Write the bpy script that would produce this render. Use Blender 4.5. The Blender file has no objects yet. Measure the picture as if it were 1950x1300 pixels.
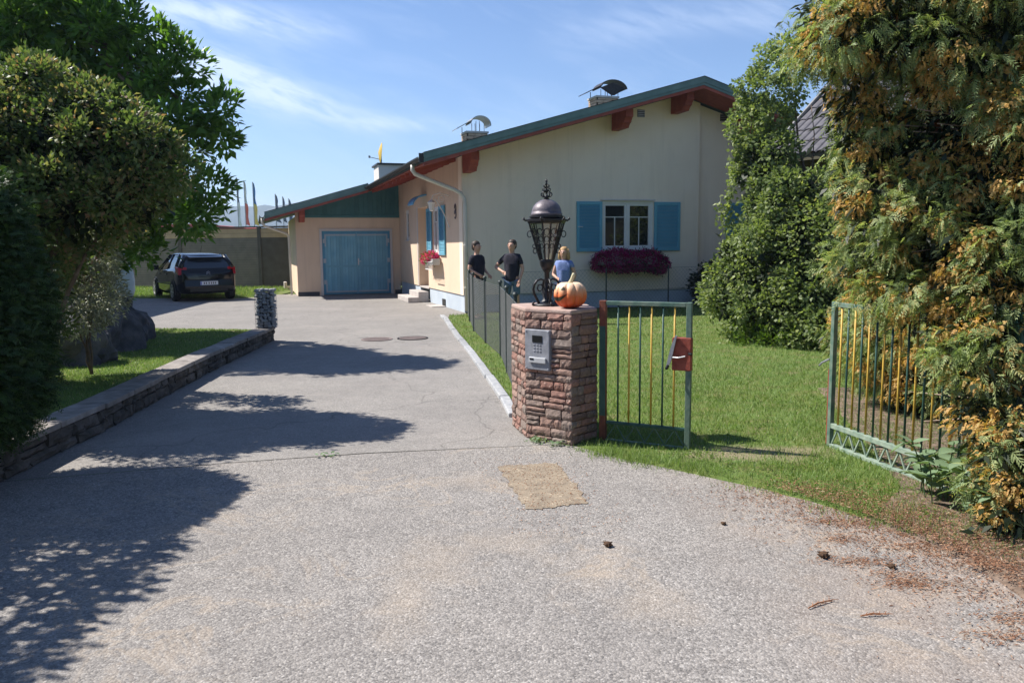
import bpy, math, random
import numpy as np
from mathutils import Vector, Matrix, Quaternion, noise as mn
random.seed(7); RNG = np.random.default_rng(7)
PI = math.pi
sc = bpy.context.scene
COL = sc.collection

# ------------------------------------------------------------------ camera
cam = bpy.data.cameras.new('camera'); cam.sensor_width = 36; cam.lens = 1500 / 1950 * 36
cam.clip_start = 0.05; cam.clip_end = 12000
co = bpy.data.objects.new('camera', cam); COL.objects.link(co)
pit = math.atan(183 / 1500); roll = math.radians(0.6)
co.matrix_world = Matrix.Translation((0, 0, 1.6)) @ Matrix.Rotation(PI / 2 - pit, 4, 'X') @ Matrix.Rotation(-roll, 4, 'Z')
sc.camera = co
CM = co.matrix_world.copy()
def at(px, py, Y):
    """point at depth Y seen at a place in the 1950 x 1300 photograph"""
    d = CM.to_3x3() @ Vector(((px - 975) / 1500, -(py - 650) / 1500, -1)); return CM.translation + d * (Y / d.y)
def pxb(L, o):
    """foliage volumes (px, py, half width, half height, depth) in metres about the plant's base o"""
    out = []
    for q in L:
        c = at(q[0], q[1], q[4]) - Vector(o); k = q[4] / 1500; out.append((tuple(c), (q[2] * k, (q[5] if len(q) > 5 else q[2] * k * .95), q[3] * k)))
    return out
# ------------------------------------------------------------------ light
SUN_EL = math.radians(50)
SUN_DIR = Vector((-.965, .26, 0)).normalized()          # horizontal direction towards the sun
sd = Vector((SUN_DIR.x * math.cos(SUN_EL), SUN_DIR.y * math.cos(SUN_EL), math.sin(SUN_EL)))
sun = bpy.data.lights.new('sun', 'SUN'); sun.energy = 5.0; sun.angle = math.radians(0.53); sun.color = (1, .95, .87)
so = bpy.data.objects.new('sun', sun); COL.objects.link(so)
so.rotation_euler = sd.to_track_quat('Z', 'Y').to_euler(); so.location = (-20, 0, 30)
world = bpy.data.worlds.new('World'); sc.world = world; world.use_nodes = True
sc.view_settings.view_transform = 'Standard'; sc.view_settings.look = 'None'
sc.view_settings.gamma = 1; sc.view_settings.use_curve_mapping = False
sc.view_settings.exposure = 0.78
sc.render.engine = 'CYCLES'
sc.cycles.use_denoising = True
sc.cycles.max_bounces = 6; sc.cycles.transparent_max_bounces = 8; sc.cycles.diffuse_bounces = 3; sc.cycles.volume_bounces = 0


class NT:
    """small helper that strings shader nodes together"""
    def __init__(s, nt): s.nt = nt
    def n(s, t, ins=None, **kw):
        nd = s.nt.nodes.new(t)
        for k, v in kw.items(): setattr(nd, k, v)
        for k, v in (ins or {}).items():
            if hasattr(v, 'node'): s.nt.links.new(v, nd.inputs[k])
            else: nd.inputs[k].default_value = v
        return nd
    def math(s, op, a, b=0.0, c=0.0, clamp=False):
        return s.n('ShaderNodeMath', {0: a, 1: b, 2: c}, operation=op, use_clamp=clamp).outputs[0]
    def mix(s, f, a, b, bt='MIX'):
        nd = s.nt.nodes.new('ShaderNodeMix'); nd.data_type = 'RGBA'; nd.blend_type = bt
        for i, v in ((0, f), (6, a), (7, b)):
            if hasattr(v, 'node'): s.nt.links.new(v, nd.inputs[i])
            else: nd.inputs[i].default_value = (tuple(v) + (1,) if i else v) if not isinstance(v, (int, float)) else v
        return nd.outputs[2]
    def noise(s, vec, scale, detail=3, rough=.55, dist=0):
        return s.n('ShaderNodeTexNoise', {'Vector': vec, 'Scale': scale, 'Detail': detail, 'Roughness': rough, 'Distortion': dist}).outputs[0]
    def ramp(s, f, stops, mode='LINEAR'):
        nd = s.n('ShaderNodeValToRGB', {0: f}); r = nd.color_ramp; r.interpolation = mode
        while len(r.elements) < len(stops): r.elements.new(.5)
        for e, (p, c) in zip(r.elements, stops):
            e.position = p; e.color = (tuple(c) + (1,)) if not isinstance(c, (int, float)) else (c, c, c, 1)
        return nd.outputs[0]
    def mr(s, v, a, b, c=0.0, d=1.0):
        return s.n('ShaderNodeMapRange', {0: v, 1: a, 2: b, 3: c, 4: d}).outputs[0]


# ------------------------------------------------------------------ sky
w = NT(world.node_tree)
bg = world.node_tree.nodes['Background']
sky = w.n('ShaderNodeTexSky', sky_type='NISHITA', sun_disc=False, sun_elevation=SUN_EL,
          sun_rotation=math.atan2(SUN_DIR.x, SUN_DIR.y), altitude=500, air_density=1.0, dust_density=0.1, ozone_density=3.2)
tc = w.n('ShaderNodeTexCoord').outputs['Generated']
sx = w.n('ShaderNodeSeparateXYZ', {0: tc})
X, Y, Z = sx.outputs
Yc = w.math('MAXIMUM', Y, 0.02)
a_ = w.math('DIVIDE', X, Yc); e_ = w.math('DIVIDE', Z, Yc)
cv = w.n('ShaderNodeCombineXYZ', {0: w.math('MULTIPLY', a_, 2.2), 1: w.math('ADD', w.math('MULTIPLY', e_, 9.0), w.math('MULTIPLY', a_, 3.2)), 2: 0.0}).outputs[0]
nz = w.noise(cv, 2.6, 6, .62, .6); nz2 = w.noise(cv, 7.0, 5, .6, .3)
warp = w.math('MULTIPLY', w.math('SUBTRACT', w.noise(cv, 1.3, 3), .5), .05)
tot = None
for (a0, e0, sl, wd, aL, aR, st) in ((-.30, .195, -.34, .020, -.52, -.12, 1.5), (-.33, .275, -.14, .020, -.55, -.16, 1.0), (-.10, .148, -.06, .010, -.21, -.02, 1.0),
                                     (.25, .272, .10, .022, .02, .50, .34), (.05, .165, .2, .02, -.06, .10, .25), (-.36, .052, -.02, .012, -.6, -.2, .9)):
    c = w.math('SUBTRACT', w.math('ADD', e_, warp), w.math('ADD', w.math('MULTIPLY', w.math('SUBTRACT', a_, a0), sl), e0))
    g = w.math('EXPONENT', w.math('MULTIPLY', w.math('POWER', w.math('DIVIDE', w.math('ABSOLUTE', c), wd), 2.0), -1.0))
    win = w.math('MULTIPLY', w.mr(a_, aL, aL + .1), w.mr(a_, aR, aR - .16))
    m = w.math('MULTIPLY', w.math('MULTIPLY', g, win), st)
    tot = m if tot is None else w.math('ADD', tot, m)
veil = w.math('MULTIPLY', w.mr(nz, .5, .8), .22)
mask = w.math('ADD', w.math('MULTIPLY', tot, w.mr(nz2, .25, .62)), veil, clamp=True)
mask = w.math('MULTIPLY', mask, w.mr(Z, .0, .06))
skyc = w.mix(w.math('MULTIPLY', mask, .75), sky.outputs[0], (7.2, 7.7, 8.4))
skyc = w.mix(1.0, skyc, (.93, 1.0, 1.13), 'MULTIPLY')      # whole sky and its light tinted bluer
world.node_tree.links.new(skyc, bg.inputs[0]); bg.inputs[1].default_value = 0.083

# ------------------------------------------------------------------ materials
MATS = {}
def newmat(name):
    m = bpy.data.materials.new(name); m.use_nodes = True
    t = NT(m.node_tree); t.b = m.node_tree.nodes['Principled BSDF']; t.out = m.node_tree.nodes['Material Output']; MATS[name] = m
    t.obj = t.n('ShaderNodeTexCoord').outputs['Object']
    t.pos = t.n('ShaderNodeNewGeometry').outputs['Position']
    return m, t
def setb(t, **kw):
    for k, v in kw.items():
        if hasattr(v, 'node'): t.nt.links.new(v, t.b.inputs[k])
        else: t.b.inputs[k].default_value = (tuple(v) + (1,)) if isinstance(v, tuple) else v
def bump(t, h, s=.3, d=.01):
    nd = t.n('ShaderNodeBump', {'Strength': s, 'Distance': d, 'Height': h}); t.nt.links.new(nd.outputs[0], t.b.inputs['Normal'])
def mat(name, c1, c2=None, scale=6, rough=.7, metal=0.0, bs=0, bscale=60, rnd=0.0, spec=.4, space='pos', detail=5, lo=.35, hi=.65):
    m, t = newmat(name)
    c2 = c2 or c1
    v = getattr(t, space)
    col = t.mix(t.mr(t.noise(v, scale, detail), lo, hi), c1, c2)
    if rnd:
        r = t.n('ShaderNodeObjectInfo').outputs['Random']
        col = t.mix(1.0, col, t.ramp(r, [(0, 1 - rnd), (1, 1 + rnd)]) if False else t.n('ShaderNodeCombineColor', {0: t.mr(r, 0, 1, 1 - rnd, 1 + rnd), 1: t.mr(r, 0, 1, 1 - rnd, 1 + rnd), 2: t.mr(r, 0, 1, 1 - rnd, 1 + rnd)}).outputs[0], 'MULTIPLY')
    if name.startswith('plaster'):                       # faint rain streaks and patchy weathering
        sv = t.n('ShaderNodeVectorMath', {0: v, 1: (5.0, 5.0, .35)}, operation='MULTIPLY').outputs[0]
        col = t.mix(t.mr(t.noise(sv, 1.0, 5, .6), .52, .78, 0, .28), col, tuple(x * .62 for x in c1)); col = t.mix(t.mr(t.noise(v, 2.3, 6, .65), .56, .8, 0, .25), col, tuple(x * .7 for x in c1))
    setb(t, **{'Base Color': col, 'Roughness': rough, 'Metallic': metal, 'Specular IOR Level': spec})
    if bs: bump(t, t.noise(v, bscale, 4, .6), bs, .01)
    return m

mat('plaster_cream', (.87, .745, .60), (.90, .78, .64), 1.2, .9, bs=.35, bscale=55)
mat('plaster_pink', (.70, .53, .39), (.74, .57, .42), 1.0, .9, bs=.35, bscale=55)
mat('plaster_light', (.60, .55, .52), (.64, .58, .55), 2, .9, bs=.2, bscale=70)
mat('plinth_blue', (.50, .56, .62), (.42, .48, .55), 2, .85, bs=.25, bscale=40)
mat('plinth_dark', (.05, .055, .07), (.08, .08, .09), 2, .9)
mat('roof_teal', (.10, .175, .165), (.14, .225, .205), 4, .45, rnd=.08)
mat('roof_metal', (.07, .11, .11), (.10, .14, .135), 1.5, .55)
mat('soffit_red', (.25, .055, .038), (.33, .08, .05), 5, .7, rnd=.12)
mat('purlin_red', (.25, .055, .038), (.33, .08, .05), 7, .7, bs=.2, bscale=30)
mat('gutter_dark', (.015, .014, .014), (.025, .023, .022), 4, .5)
mat('pipe_cream', (.66, .64, .58), (.58, .56, .50), 3, .4)
mat('teal_panel', (.045, .15, .165), (.06, .18, .19), 3, .7, rnd=.10)
mat('door_blue', (.15, .38, .52), (.20, .44, .56), 3, .6, rnd=.10)
mat('door_blue_dark', (.09, .29, .45), (.11, .33, .49), 3, .6)
mat('shutter_blue', (.12, .35, .47), (.14, .39, .52), 3, .55, rnd=.04)
mat('white_paint', (.68, .68, .66), (.74, .74, .72), 3, .5)
mat('greyed_white', (.34, .42, .48), (.42, .48, .52), 3, .6)
mat('cream_trim', (.56, .52, .50), (.62, .57, .54), 3, .7)
mat('door_wood', (.36, .20, .09), (.42, .25, .12), 8, .5)
mat('chimney_brick', (.42, .29, .20), (.50, .36, .26), 7, .9, rnd=.12)
mat('metal_dark', (.018, .016, .018), (.035, .032, .034), 14, .5, metal=.3, bs=.3, bscale=90)
mat('metal_grey', (.30, .29, .27), (.38, .37, .35), 6, .4, metal=.6)
mat('iron_black', (.010, .010, .012), (.03, .028, .03), 18, .42, metal=.2, bs=.3, bscale=80)
mat('dome_purple', (.10, .085, .10), (.16, .14, .155), 14, .5, metal=.3, bs=.2, bscale=60)
mat('concrete', (.42, .38, .36), (.50, .46, .43), 8, .9, bs=.3, bscale=50, rnd=.08)
mat('kerb_stone', (.27, .28, .30), (.40, .40, .40), 18, .85, bs=.5, bscale=60, rnd=.12)
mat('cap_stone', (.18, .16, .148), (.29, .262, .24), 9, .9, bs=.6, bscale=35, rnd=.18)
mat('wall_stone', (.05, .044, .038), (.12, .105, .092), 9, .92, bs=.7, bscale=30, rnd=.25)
mat('mortar', (.05, .038, .034), (.08, .065, .058), 20, .95, bs=.5, bscale=60)
mat('mortar_pink', (.36, .25, .215), (.44, .33, .28), 12, .9, bs=.5, bscale=50)
mat('soil', (.10, .068, .05), (.22, .16, .12), 14, .95, bs=.8, bscale=30)
mat('fence_board', (.17, .155, .135), (.22, .195, .17), 3, .8, rnd=.12)
mat('fence_tan', (.42, .31, .20), (.50, .37, .24), 3, .8)
mat('fence_dark', (.085, .075, .065), (.11, .10, .09), 3, .8)
mat('bark', (.10, .065, .045), (.17, .12, .09), 12, .95, bs=.8, bscale=25)
mat('bark_orange', (.28, .11, .05), (.42, .19, .09), 14, .9, bs=.8, bscale=30)
mat('twig', (.26, .20, .16), (.36, .28, .22), 12, .9)
mat('rock_dark', (.045, .045, .052), (.11, .105, .115), 5, .85, bs=.8, bscale=14)
mat('wire', (.06, .068, .07), (.09, .10, .10), 10, .7)
mat('post_green', (.03, .045, .045), (.05, .065, .06), 6, .5)
mat('gate_green', (.07, .14, .11), (.17, .22, .17), 14, .55, bs=.15)
mat('gate_pale', (.16, .23, .18), (.30, .36, .29), 16, .55, bs=.15)
mat('gate_darkgreen', (.022, .07, .06), (.04, .10, .08), 14, .5)
mat('gate_yellow', (.50, .31, .045), (.60, .40, .08), 12, .5)
mat('rust_red', (.13, .04, .025), (.22, .07, .04), 18, .7, bs=.3, bscale=50)
mat('lock_red', (.21, .04, .025), (.31, .07, .045), 18, .6, bs=.3, bscale=50)
mat('aluminium', (.24, .25, .28), (.34, .35, .39), 22, .55, metal=.25, bs=.1)
mat('aluminium_light', (.55, .56, .58), (.62, .63, .65), 12, .4, metal=.3)
mat('black_plastic', (.012, .012, .013), None, 5, .35)
mat('car_paint', (.002, .0022, .005), (.0025, .003, .006), 2, .08, spec=.4)
mat('car_black', (.008, .008, .008), None, 2, .5)
mat('tyre', (.012, .012, .012), (.02, .02, .02), 12, .85)
mat('rim_silver', (.42, .42, .44), None, 3, .35, metal=.7)
mat('tail_red', (.40, .008, .012), (.30, .005, .01), 20, .2)
mat('plate_white', (.70, .72, .74), None, 3, .4)
mat('plate_blue', (.02, .08, .45), None, 3, .4)
mat('skin', (.52, .29, .21), (.58, .34, .25), 20, .55)
mat('hair_dark', (.03, .02, .014), (.06, .04, .03), 60, .6)
mat('hair_blond', (.36, .21, .09), (.52, .33, .15), 60, .6, bs=.4, bscale=90)
mat('cloth_black', (.012, .012, .022), (.022, .02, .035), 25, .9, bs=.9, bscale=16)
mat('cloth_denim', (.075, .13, .22), (.12, .19, .29), 22, .9, bs=.9, bscale=16)
mat('cloth_white', (.60, .60, .68), (.68, .68, .74), 15, .9, bs=.9, bscale=16)
mat('cloth_blue', (.14, .20, .42), (.20, .27, .52), 25, .9, bs=.9, bscale=16)
mat('cloth_pink', (.62, .45, .50), None, 25, .9)
mat('shoe', (.08, .06, .05), None, 10, .7)
mat('stem', (.50, .45, .28), (.62, .56, .38), 12, .8, bs=.4, bscale=50)
mat('pumpkin_dark', (.035, .03, .012), (.06, .05, .02), 20, .6)
mat('pumpkin_red', (.32, .05, .02), None, 20, .6)
mat('petal_pink', (.62, .03, .16), (.72, .06, .25), 40, .7)
mat('petal_purple', (.30, .005, .10), (.42, .015, .17), 40, .7)
mat('planter', (.50, .50, .47), (.4, .4, .38), 8, .6)
mat('flag_red', (.65, .12, .08), None, 3, .8)
mat('flag_blue', (.04, .16, .38), None, 3, .8)
mat('flag_yellow', (.70, .50, .12), None, 3, .8)
mat('flag_white', (.66, .66, .66), None, 3, .8)
mat('flag_grey', (.08, .10, .16), None, 3, .8)
mat('red_roof', (.45, .07, .07), (.5, .09, .08), .5, .7)
mat('far_white', (.62, .60, .58), (.55, .54, .52), .5, .8)
mat('dish_yellow', (.62, .42, .06), (.5, .33, .05), 5, .5)
mat('dish_grey', (.16, .16, .17), None, 5, .5)
mat('canopy_blue', (.09, .32, .58), (.12, .38, .64), 5, .4)
mat('ornament', (.46, .55, .62), (.56, .64, .70), 6, .6, bs=.3, bscale=20)
mat('ornament_dark', (.05, .07, .10), None, 6, .6)
mat('debris', (.20, .075, .03), (.34, .15, .07), 50, .9)
mat('cone', (.055, .03, .018), (.11, .06, .03), 60, .9)
mat('drain', (.20, .155, .145), (.27, .215, .20), 30, .8, bs=.5)
mat('neighbour_wall', (.06, .055, .035), (.09, .08, .05), 3, .9)
mat('neighbour_tile', (.075, .072, .082), (.115, .11, .122), 6, .75, rnd=.1)
mat('mountain', (.05, .075, .05), (.09, .11, .08), .01, .95)
mat('interior', (.02, .02, .02), None, 3, .9)
mat('curtain', (.34, .36, .36), None, 3, .9)

m, t = newmat('glass'); setb(t, **{'Base Color': (.012, .016, .018), 'Roughness': .03, 'Specular IOR Level': .8}) ; t.b.inputs['IOR'].default_value = 1.5
m, t = newmat('car_glass'); setb(t, **{'Base Color': (.02, .03, .045), 'Roughness': .04, 'Specular IOR Level': .9})
m, t = newmat('lamp_glass')                              # wavy lantern panes, mostly see-through
tr = t.n('ShaderNodeBsdfTransparent', {0: (.86, .86, .80, 1)}); gl = t.n('ShaderNodeBsdfGlossy', {0: (.9, .9, .9, 1), 'Roughness': .12})
mx = t.n('ShaderNodeMixShader', {0: .16, 1: tr.outputs[0], 2: gl.outputs[0]}); t.nt.links.new(mx.outputs[0], t.out.inputs[0])

# pillar stones: each stone its own reddish or greyish tone
m, t = newmat('pillar_stone')
r = t.n('ShaderNodeObjectInfo').outputs['Random']
base = t.ramp(r, [(0, (.25, .12, .09)), (.2, (.36, .20, .16)), (.4, (.21, .145, .12)), (.6, (.38, .235, .185)), (.8, (.27, .22, .19)), (1, (.17, .10, .08))])
n1 = t.noise(t.pos, 45, 5, .65)
col = t.mix(t.mr(n1, .30, .60, .55, 0), base, (.10, .065, .055)); col = t.mix(t.mr(t.noise(t.pos, 26, 4), .62, .72, 0, .5), col, (.55, .44, .38))
setb(t, **{'Base Color': col, 'Roughness': .92}); bump(t, t.noise(t.pos, 75, 5, .7), .9, .008)

# pumpkin: bleached shoulders above an orange body
m, t = newmat('pumpkin_skin')
sz = t.n('ShaderNodeSeparateXYZ', {0: t.obj}).outputs[2]
h_ = t.math('ADD', sz, t.math('MULTIPLY', t.math('SUBTRACT', t.noise(t.obj, 14, 4), .5), .09))
col = t.ramp(t.mr(h_, .02, .19), [(0, (.58, .07, .012)), (.42, (.70, .15, .035)), (.70, (.74, .34, .16)), (1, (.80, .58, .40))])
setb(t, **{'Base Color': col, 'Roughness': .55}); bump(t, t.noise(t.obj, 60, 3), .15, .004)

# street asphalt: coarse pale aggregate; driveway: finer and smoother
def asphalt(name, coarse):
    m, t = newmat(name)
    sc1 = 95 if coarse else 105
    vo = t.n('ShaderNodeTexVoronoi', {'Vector': t.pos, 'Scale': sc1, 'Randomness': 1.0}); cell = t.n('ShaderNodeSeparateColor', {0: vo.outputs['Color']}).outputs[0]
    vo2 = t.n('ShaderNodeTexVoronoi', {'Vector': t.pos, 'Scale': sc1 * 2.3}); cell2 = t.n('ShaderNodeSeparateColor', {0: vo2.outputs['Color']}).outputs[1]
    mixc = t.math('ADD', t.math('MULTIPLY', cell, .6), t.math('MULTIPLY', cell2, .4))
    if coarse: agg = t.ramp(mixc, [(0, (.09, .084, .08)), (.35, (.205, .19, .178)), (.62, (.285, .264, .245)), (.84, (.355, .33, .306)), (1, (.58, .55, .52))])
    else: agg = t.ramp(mixc, [(0, (.14, .132, .125)), (.35, (.215, .20, .187)), (.65, (.27, .252, .234)), (1, (.40, .38, .355))])
    big = t.noise(t.pos, .9, 5, .6); mid = t.noise(t.pos, 5, 4, .6)
    agg = t.mix(t.mr(big, .38, .66, 0, .30), agg, (.145, .135, .13)); agg = t.mix(t.mr(mid, .45, .75, 0, .22), agg, (.40, .365, .335))
    if coarse:                                           # sandy dust washed into shallow tracks
        s1 = t.noise(t.pos, 1.7, 6, .62, .7); ridge = t.math('ABSOLUTE', t.math('SUBTRACT', s1, .5))
        st = t.math('MULTIPLY', t.mr(ridge, .035, .0), t.mr(t.noise(t.pos, 0.75, 2), .46, .60))
        agg = t.mix(t.math('MULTIPLY', st, .34), agg, (.44, .35, .26))
        px = t.n('ShaderNodeSeparateXYZ', {0: t.pos}).outputs
        dust = None                                       # pale sand dragged off the patch
        for (ex_, ey_, ax_, ay_) in ((-.40, 3.85, 3.4, 2.2), (-.06, 4.12, 2.6, 5.5), (-.50, 3.45, 6.0, 2.0), (.42, 3.75, 4.0, 3.6), (.62, 3.35, 4.2, 4.2), (-.30, 5.25, 3.2, 4.5)):
            q = t.n('ShaderNodeVectorMath', {0: t.n('ShaderNodeVectorMath', {0: t.pos, 1: (ex_, ey_, 0)}, operation='SUBTRACT').outputs[0], 1: (ax_, ay_, 0)}, operation='MULTIPLY').outputs[0]
            g = t.mr(t.math('ADD', t.n('ShaderNodeVectorMath', {0: q}, operation='LENGTH').outputs[1], t.math('MULTIPLY', t.math('SUBTRACT', t.noise(t.pos, 7, 5, .7), .5), 2.4)), 1.1, .1)
            dust = g if dust is None else t.math('MAXIMUM', dust, g)
        agg = t.mix(t.math('MULTIPLY', dust, .24), agg, (.42, .335, .25))
        side = t.math('MULTIPLY', t.mr(px[0], 0.9, 2.1), t.mr(t.noise(t.pos, 2.2, 4), .35, .65))
        agg = t.mix(t.math('MULTIPLY', side, .5), agg, (.36, .26, .19))
    else:
        s1 = t.noise(t.pos, .55, 5, .6); agg = t.mix(t.mr(s1, .55, .7, 0, .35), agg, (.36, .32, .29))
        vc = t.n('ShaderNodeTexVoronoi', {'Vector': t.n('ShaderNodeVectorMath', {0: t.pos, 1: t.n('ShaderNodeTexNoise', {'Vector': t.pos, 'Scale': 1.5}).outputs[1]}, operation='ADD').outputs[0], 'Scale': .35}, feature='DISTANCE_TO_EDGE').outputs[0]
        agg = t.mix(t.mr(vc, .0, .006, .45, 0), agg, (.07, .065, .06))
    setb(t, **{'Base Color': agg, 'Roughness': .9, 'Specular IOR Level': .25})
    bump(t, t.math('ADD', t.math('MULTIPLY', vo.outputs['Distance'], -1.0), t.math('MULTIPLY', cell, .5)), .55 if coarse else .3, .006)
asphalt('asphalt_street', True); asphalt('asphalt_drive', False)
m, t = newmat('sand_patch')
col = t.mix(t.mr(t.noise(t.pos, 9, 6, .7), .35, .65), (.20, .16, .118), (.30, .24, .172)); vo = t.n('ShaderNodeTexVoronoi', {'Vector': t.pos, 'Scale': 70}); c_ = t.n('ShaderNodeSeparateColor', {0: vo.outputs['Color']}).outputs[0]
col = t.mix(t.mr(c_, .9, 1, 0, .6), col, (.55, .45, .33)); setb(t, **{'Base Color': col, 'Roughness': .95}); bump(t, t.noise(t.pos, 80, 4, .7), .7, .006)
m, t = newmat('lawn_soil')
col = t.ramp(t.noise(t.pos, 3.0, 6, .65), [(.25, (.20, .15, .085)), (.42, (.12, .145, .03)), (.6, (.10, .16, .028)), (.8, (.15, .17, .05))])
dv = t.n('ShaderNodeVectorMath', {0: t.n('ShaderNodeVectorMath', {0: t.pos, 1: (1.85, 5.85, 0)}, operation='SUBTRACT').outputs[0], 1: (1.8, 4.4, 0)}, operation='MULTIPLY').outputs[0]
dl_ = t.math('ADD', t.n('ShaderNodeVectorMath', {0: dv}, operation='LENGTH').outputs[1], t.math('MULTIPLY', t.math('SUBTRACT', t.noise(t.pos, 6, 4), .5), 1.6))
col = t.mix(t.mr(dl_, 1.4, .6, 0, .75), col, (.25, .20, .13))
setb(t, **{'Base Color': col, 'Roughness': .95}); bump(t, t.noise(t.pos, 40, 4, .7), .8, .02)

def leafmat(name, stops, trans=.35, rough=.5, spec=.3):
    m, t = newmat(name)
    at_ = t.n('ShaderNodeAttribute', attribute_name='rnd').outputs['Fac']
    col = t.ramp(at_, stops)
    setb(t, **{'Base Color': col, 'Roughness': rough, 'Specular IOR Level': spec})
    tl = t.n('ShaderNodeBsdfTranslucent', {0: t.mix(1.0, col, (1.25, 1.35, .6), 'MULTIPLY')})
    mx = t.n('ShaderNodeMixShader', {0: trans, 1: t.b.outputs[0], 2: tl.outputs[0]}); t.nt.links.new(mx.outputs[0], t.out.inputs[0])
leafmat('leaf_hedge', [(0, (.018, .04, .014)), (.5, (.04, .08, .024)), (1, (.08, .14, .04))], .28)
leafmat('leaf_magnolia', [(0, (.05, .11, .02)), (.5, (.10, .20, .035)), (.85, (.16, .28, .05)), (1, (.24, .36, .07))], .48, .38, .45)
leafmat('leaf_brownish', [(0, (.05, .09, .028)), (.35, (.10, .155, .05)), (.62, (.18, .22, .09)), (.8, (.28, .24, .13)), (.92, (.30, .15, .11)), (1, (.32, .34, .09))], .4)
leafmat('leaf_silver', [(0, (.16, .18, .13)), (.5, (.28, .30, .23)), (1, (.46, .48, .40))], .15)
leafmat('leaf_vine', [(0, (.075, .11, .05)), (.5, (.17, .22, .085)), (.8, (.27, .32, .13)), (.95, (.38, .42, .15)), (1, (.18, .10, .06))], .42)
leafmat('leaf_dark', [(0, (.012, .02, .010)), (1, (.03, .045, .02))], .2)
leafmat('leaf_cedar', [(0, (.07, .115, .045)), (.3, (.24, .31, .12)), (.55, (.44, .50, .24)), (.62, (.44, .33, .13)), (.80, (.62, .41, .15)), (1, (.66, .39, .14))], .42)
leafmat('leaf_weed', [(0, (.13, .21, .10)), (1, (.24, .33, .20))], .3, .45)
leafmat('leaf_small', [(0, (.07, .13, .02)), (1, (.16, .24, .04))], .35)
leafmat('grass', [(0, (.11, .175, .045)), (.45, (.18, .27, .075)), (.8, (.26, .35, .12)), (.93, (.33, .35, .16)), (1, (.46, .40, .24))], .35, .5)
leafmat('litter', [(0, (.08, .035, .022)), (.5, (.23, .115, .07)), (.85, (.36, .20, .12)), (1, (.48, .36, .26))], .05, .9, .1)
leafmat('bloom_purple', [(0, (.20, .004, .07)), (.5, (.36, .01, .14)), (1, (.50, .03, .22))], .25, .7)
leafmat('bloom_pink', [(0, (.50, .02, .13)), (.6, (.70, .05, .24)), (1, (.78, .18, .34))], .3, .7)

# ------------------------------------------------------------------ mesh helpers
class MB:
    def __init__(s): s.v = []; s.f = []
    def add(s, vs, fs):
        o = len(s.v); s.v += [tuple(p) for p in vs]; s.f += [tuple(i + o for i in f) for f in fs]; return s
    def box(s, x0, x1, y0, y1, z0, z1):
        return s.add([(x0, y0, z0), (x1, y0, z0), (x1, y1, z0), (x0, y1, z0), (x0, y0, z1), (x1, y0, z1), (x1, y1, z1), (x0, y1, z1)],
                     [(0, 3, 2, 1), (4, 5, 6, 7), (0, 1, 5, 4), (1, 2, 6, 5), (2, 3, 7, 6), (3, 0, 4, 7)])
    def prism(s, poly, axis, a, b):
        """poly is a list of 2-D points in the plane across axis, pushed from a to b"""
        n = len(poly)
        def P(p, h):
            if axis == 'y': return (p[0], h, p[1])
            if axis == 'x': return (h, p[0], p[1])
            return (p[0], p[1], h)
        vs = [P(p, a) for p in poly] + [P(p, b) for p in poly]
        return s.add(vs, [tuple(range(n - 1, -1, -1)), tuple(range(n, 2 * n))] + [(i, (i + 1) % n, (i + 1) % n + n, i + n) for i in range(n)])
    def tube(s, pts, r, n=8, cap=True):
        pts = [Vector(p) for p in pts]; rs = r if isinstance(r, (list, tuple)) else [r] * len(pts)
        vs = []; up = Vector((0, 0, 1)); prev = None
        for i, p in enumerate(pts):
            d = (pts[min(i + 1, len(pts) - 1)] - pts[max(i - 1, 0)]).normalized()
            if prev is None: a = d.orthogonal().normalized()
            else: a = (prev - d * prev.dot(d)).normalized()
            prev = a; b = d.cross(a)
            for k in range(n):
                an = 2 * PI * k / n; vs.append(p + (a * math.cos(an) + b * math.sin(an)) * rs[i])
        fs = [(i * n + k, i * n + (k + 1) % n, (i + 1) * n + (k + 1) % n, (i + 1) * n + k) for i in range(len(pts) - 1) for k in range(n)]
        if cap: fs += [tuple(range(n - 1, -1, -1)), tuple(range((len(pts) - 1) * n, len(pts) * n))]
        return s.add(vs, fs)
    def lathe(s, prof, n=24, c=(0, 0, 0), ribs=0, rd=0, flat=1.0):
        vs = []
        for r, z in prof:
            for k in range(n):
                a = 2 * PI * k / n; q = r * (1 - rd * (1 - abs(math.sin(ribs * a / 2)) ** .6)) if ribs else r
                vs.append((c[0] + q * math.cos(a), c[1] + q * math.sin(a) * flat, c[2] + z))
        fs = [(i * n + k, i * n + (k + 1) % n, (i + 1) * n + (k + 1) % n, (i + 1) * n + k) for i in range(len(prof) - 1) for k in range(n)]
        fs += [tuple(range(n - 1, -1, -1)), tuple(range((len(prof) - 1) * n, len(prof) * n))]
        return s.add(vs, fs)
    def build(s, name, m, parent=None, smooth=False, bevel=0, loc=None, rotz=0):
        me = bpy.data.meshes.new(name); me.from_pydata(s.v, [], s.f); me.validate(); me.materials.append(MATS[m])
        if smooth: me.polygons.foreach_set('use_smooth', [True] * len(me.polygons))
        o = link(bpy.data.objects.new(name, me), parent)
        if loc is not None: o.location = loc
        o.rotation_euler.z = rotz
        if bevel:
            b = o.modifiers.new('bevel', 'BEVEL'); b.width = bevel; b.segments = 2; b.limit_method = 'ANGLE'
        return o
def link(o, parent=None):
    COL.objects.link(o)
    if parent: o.parent = parent
    return o
def tag(o, label=None, cat=None, group=None, kind=None):
    for k, v in (('label', label), ('category', cat), ('group', group), ('kind', kind)):
        if v: o[k] = v
    return o
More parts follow.
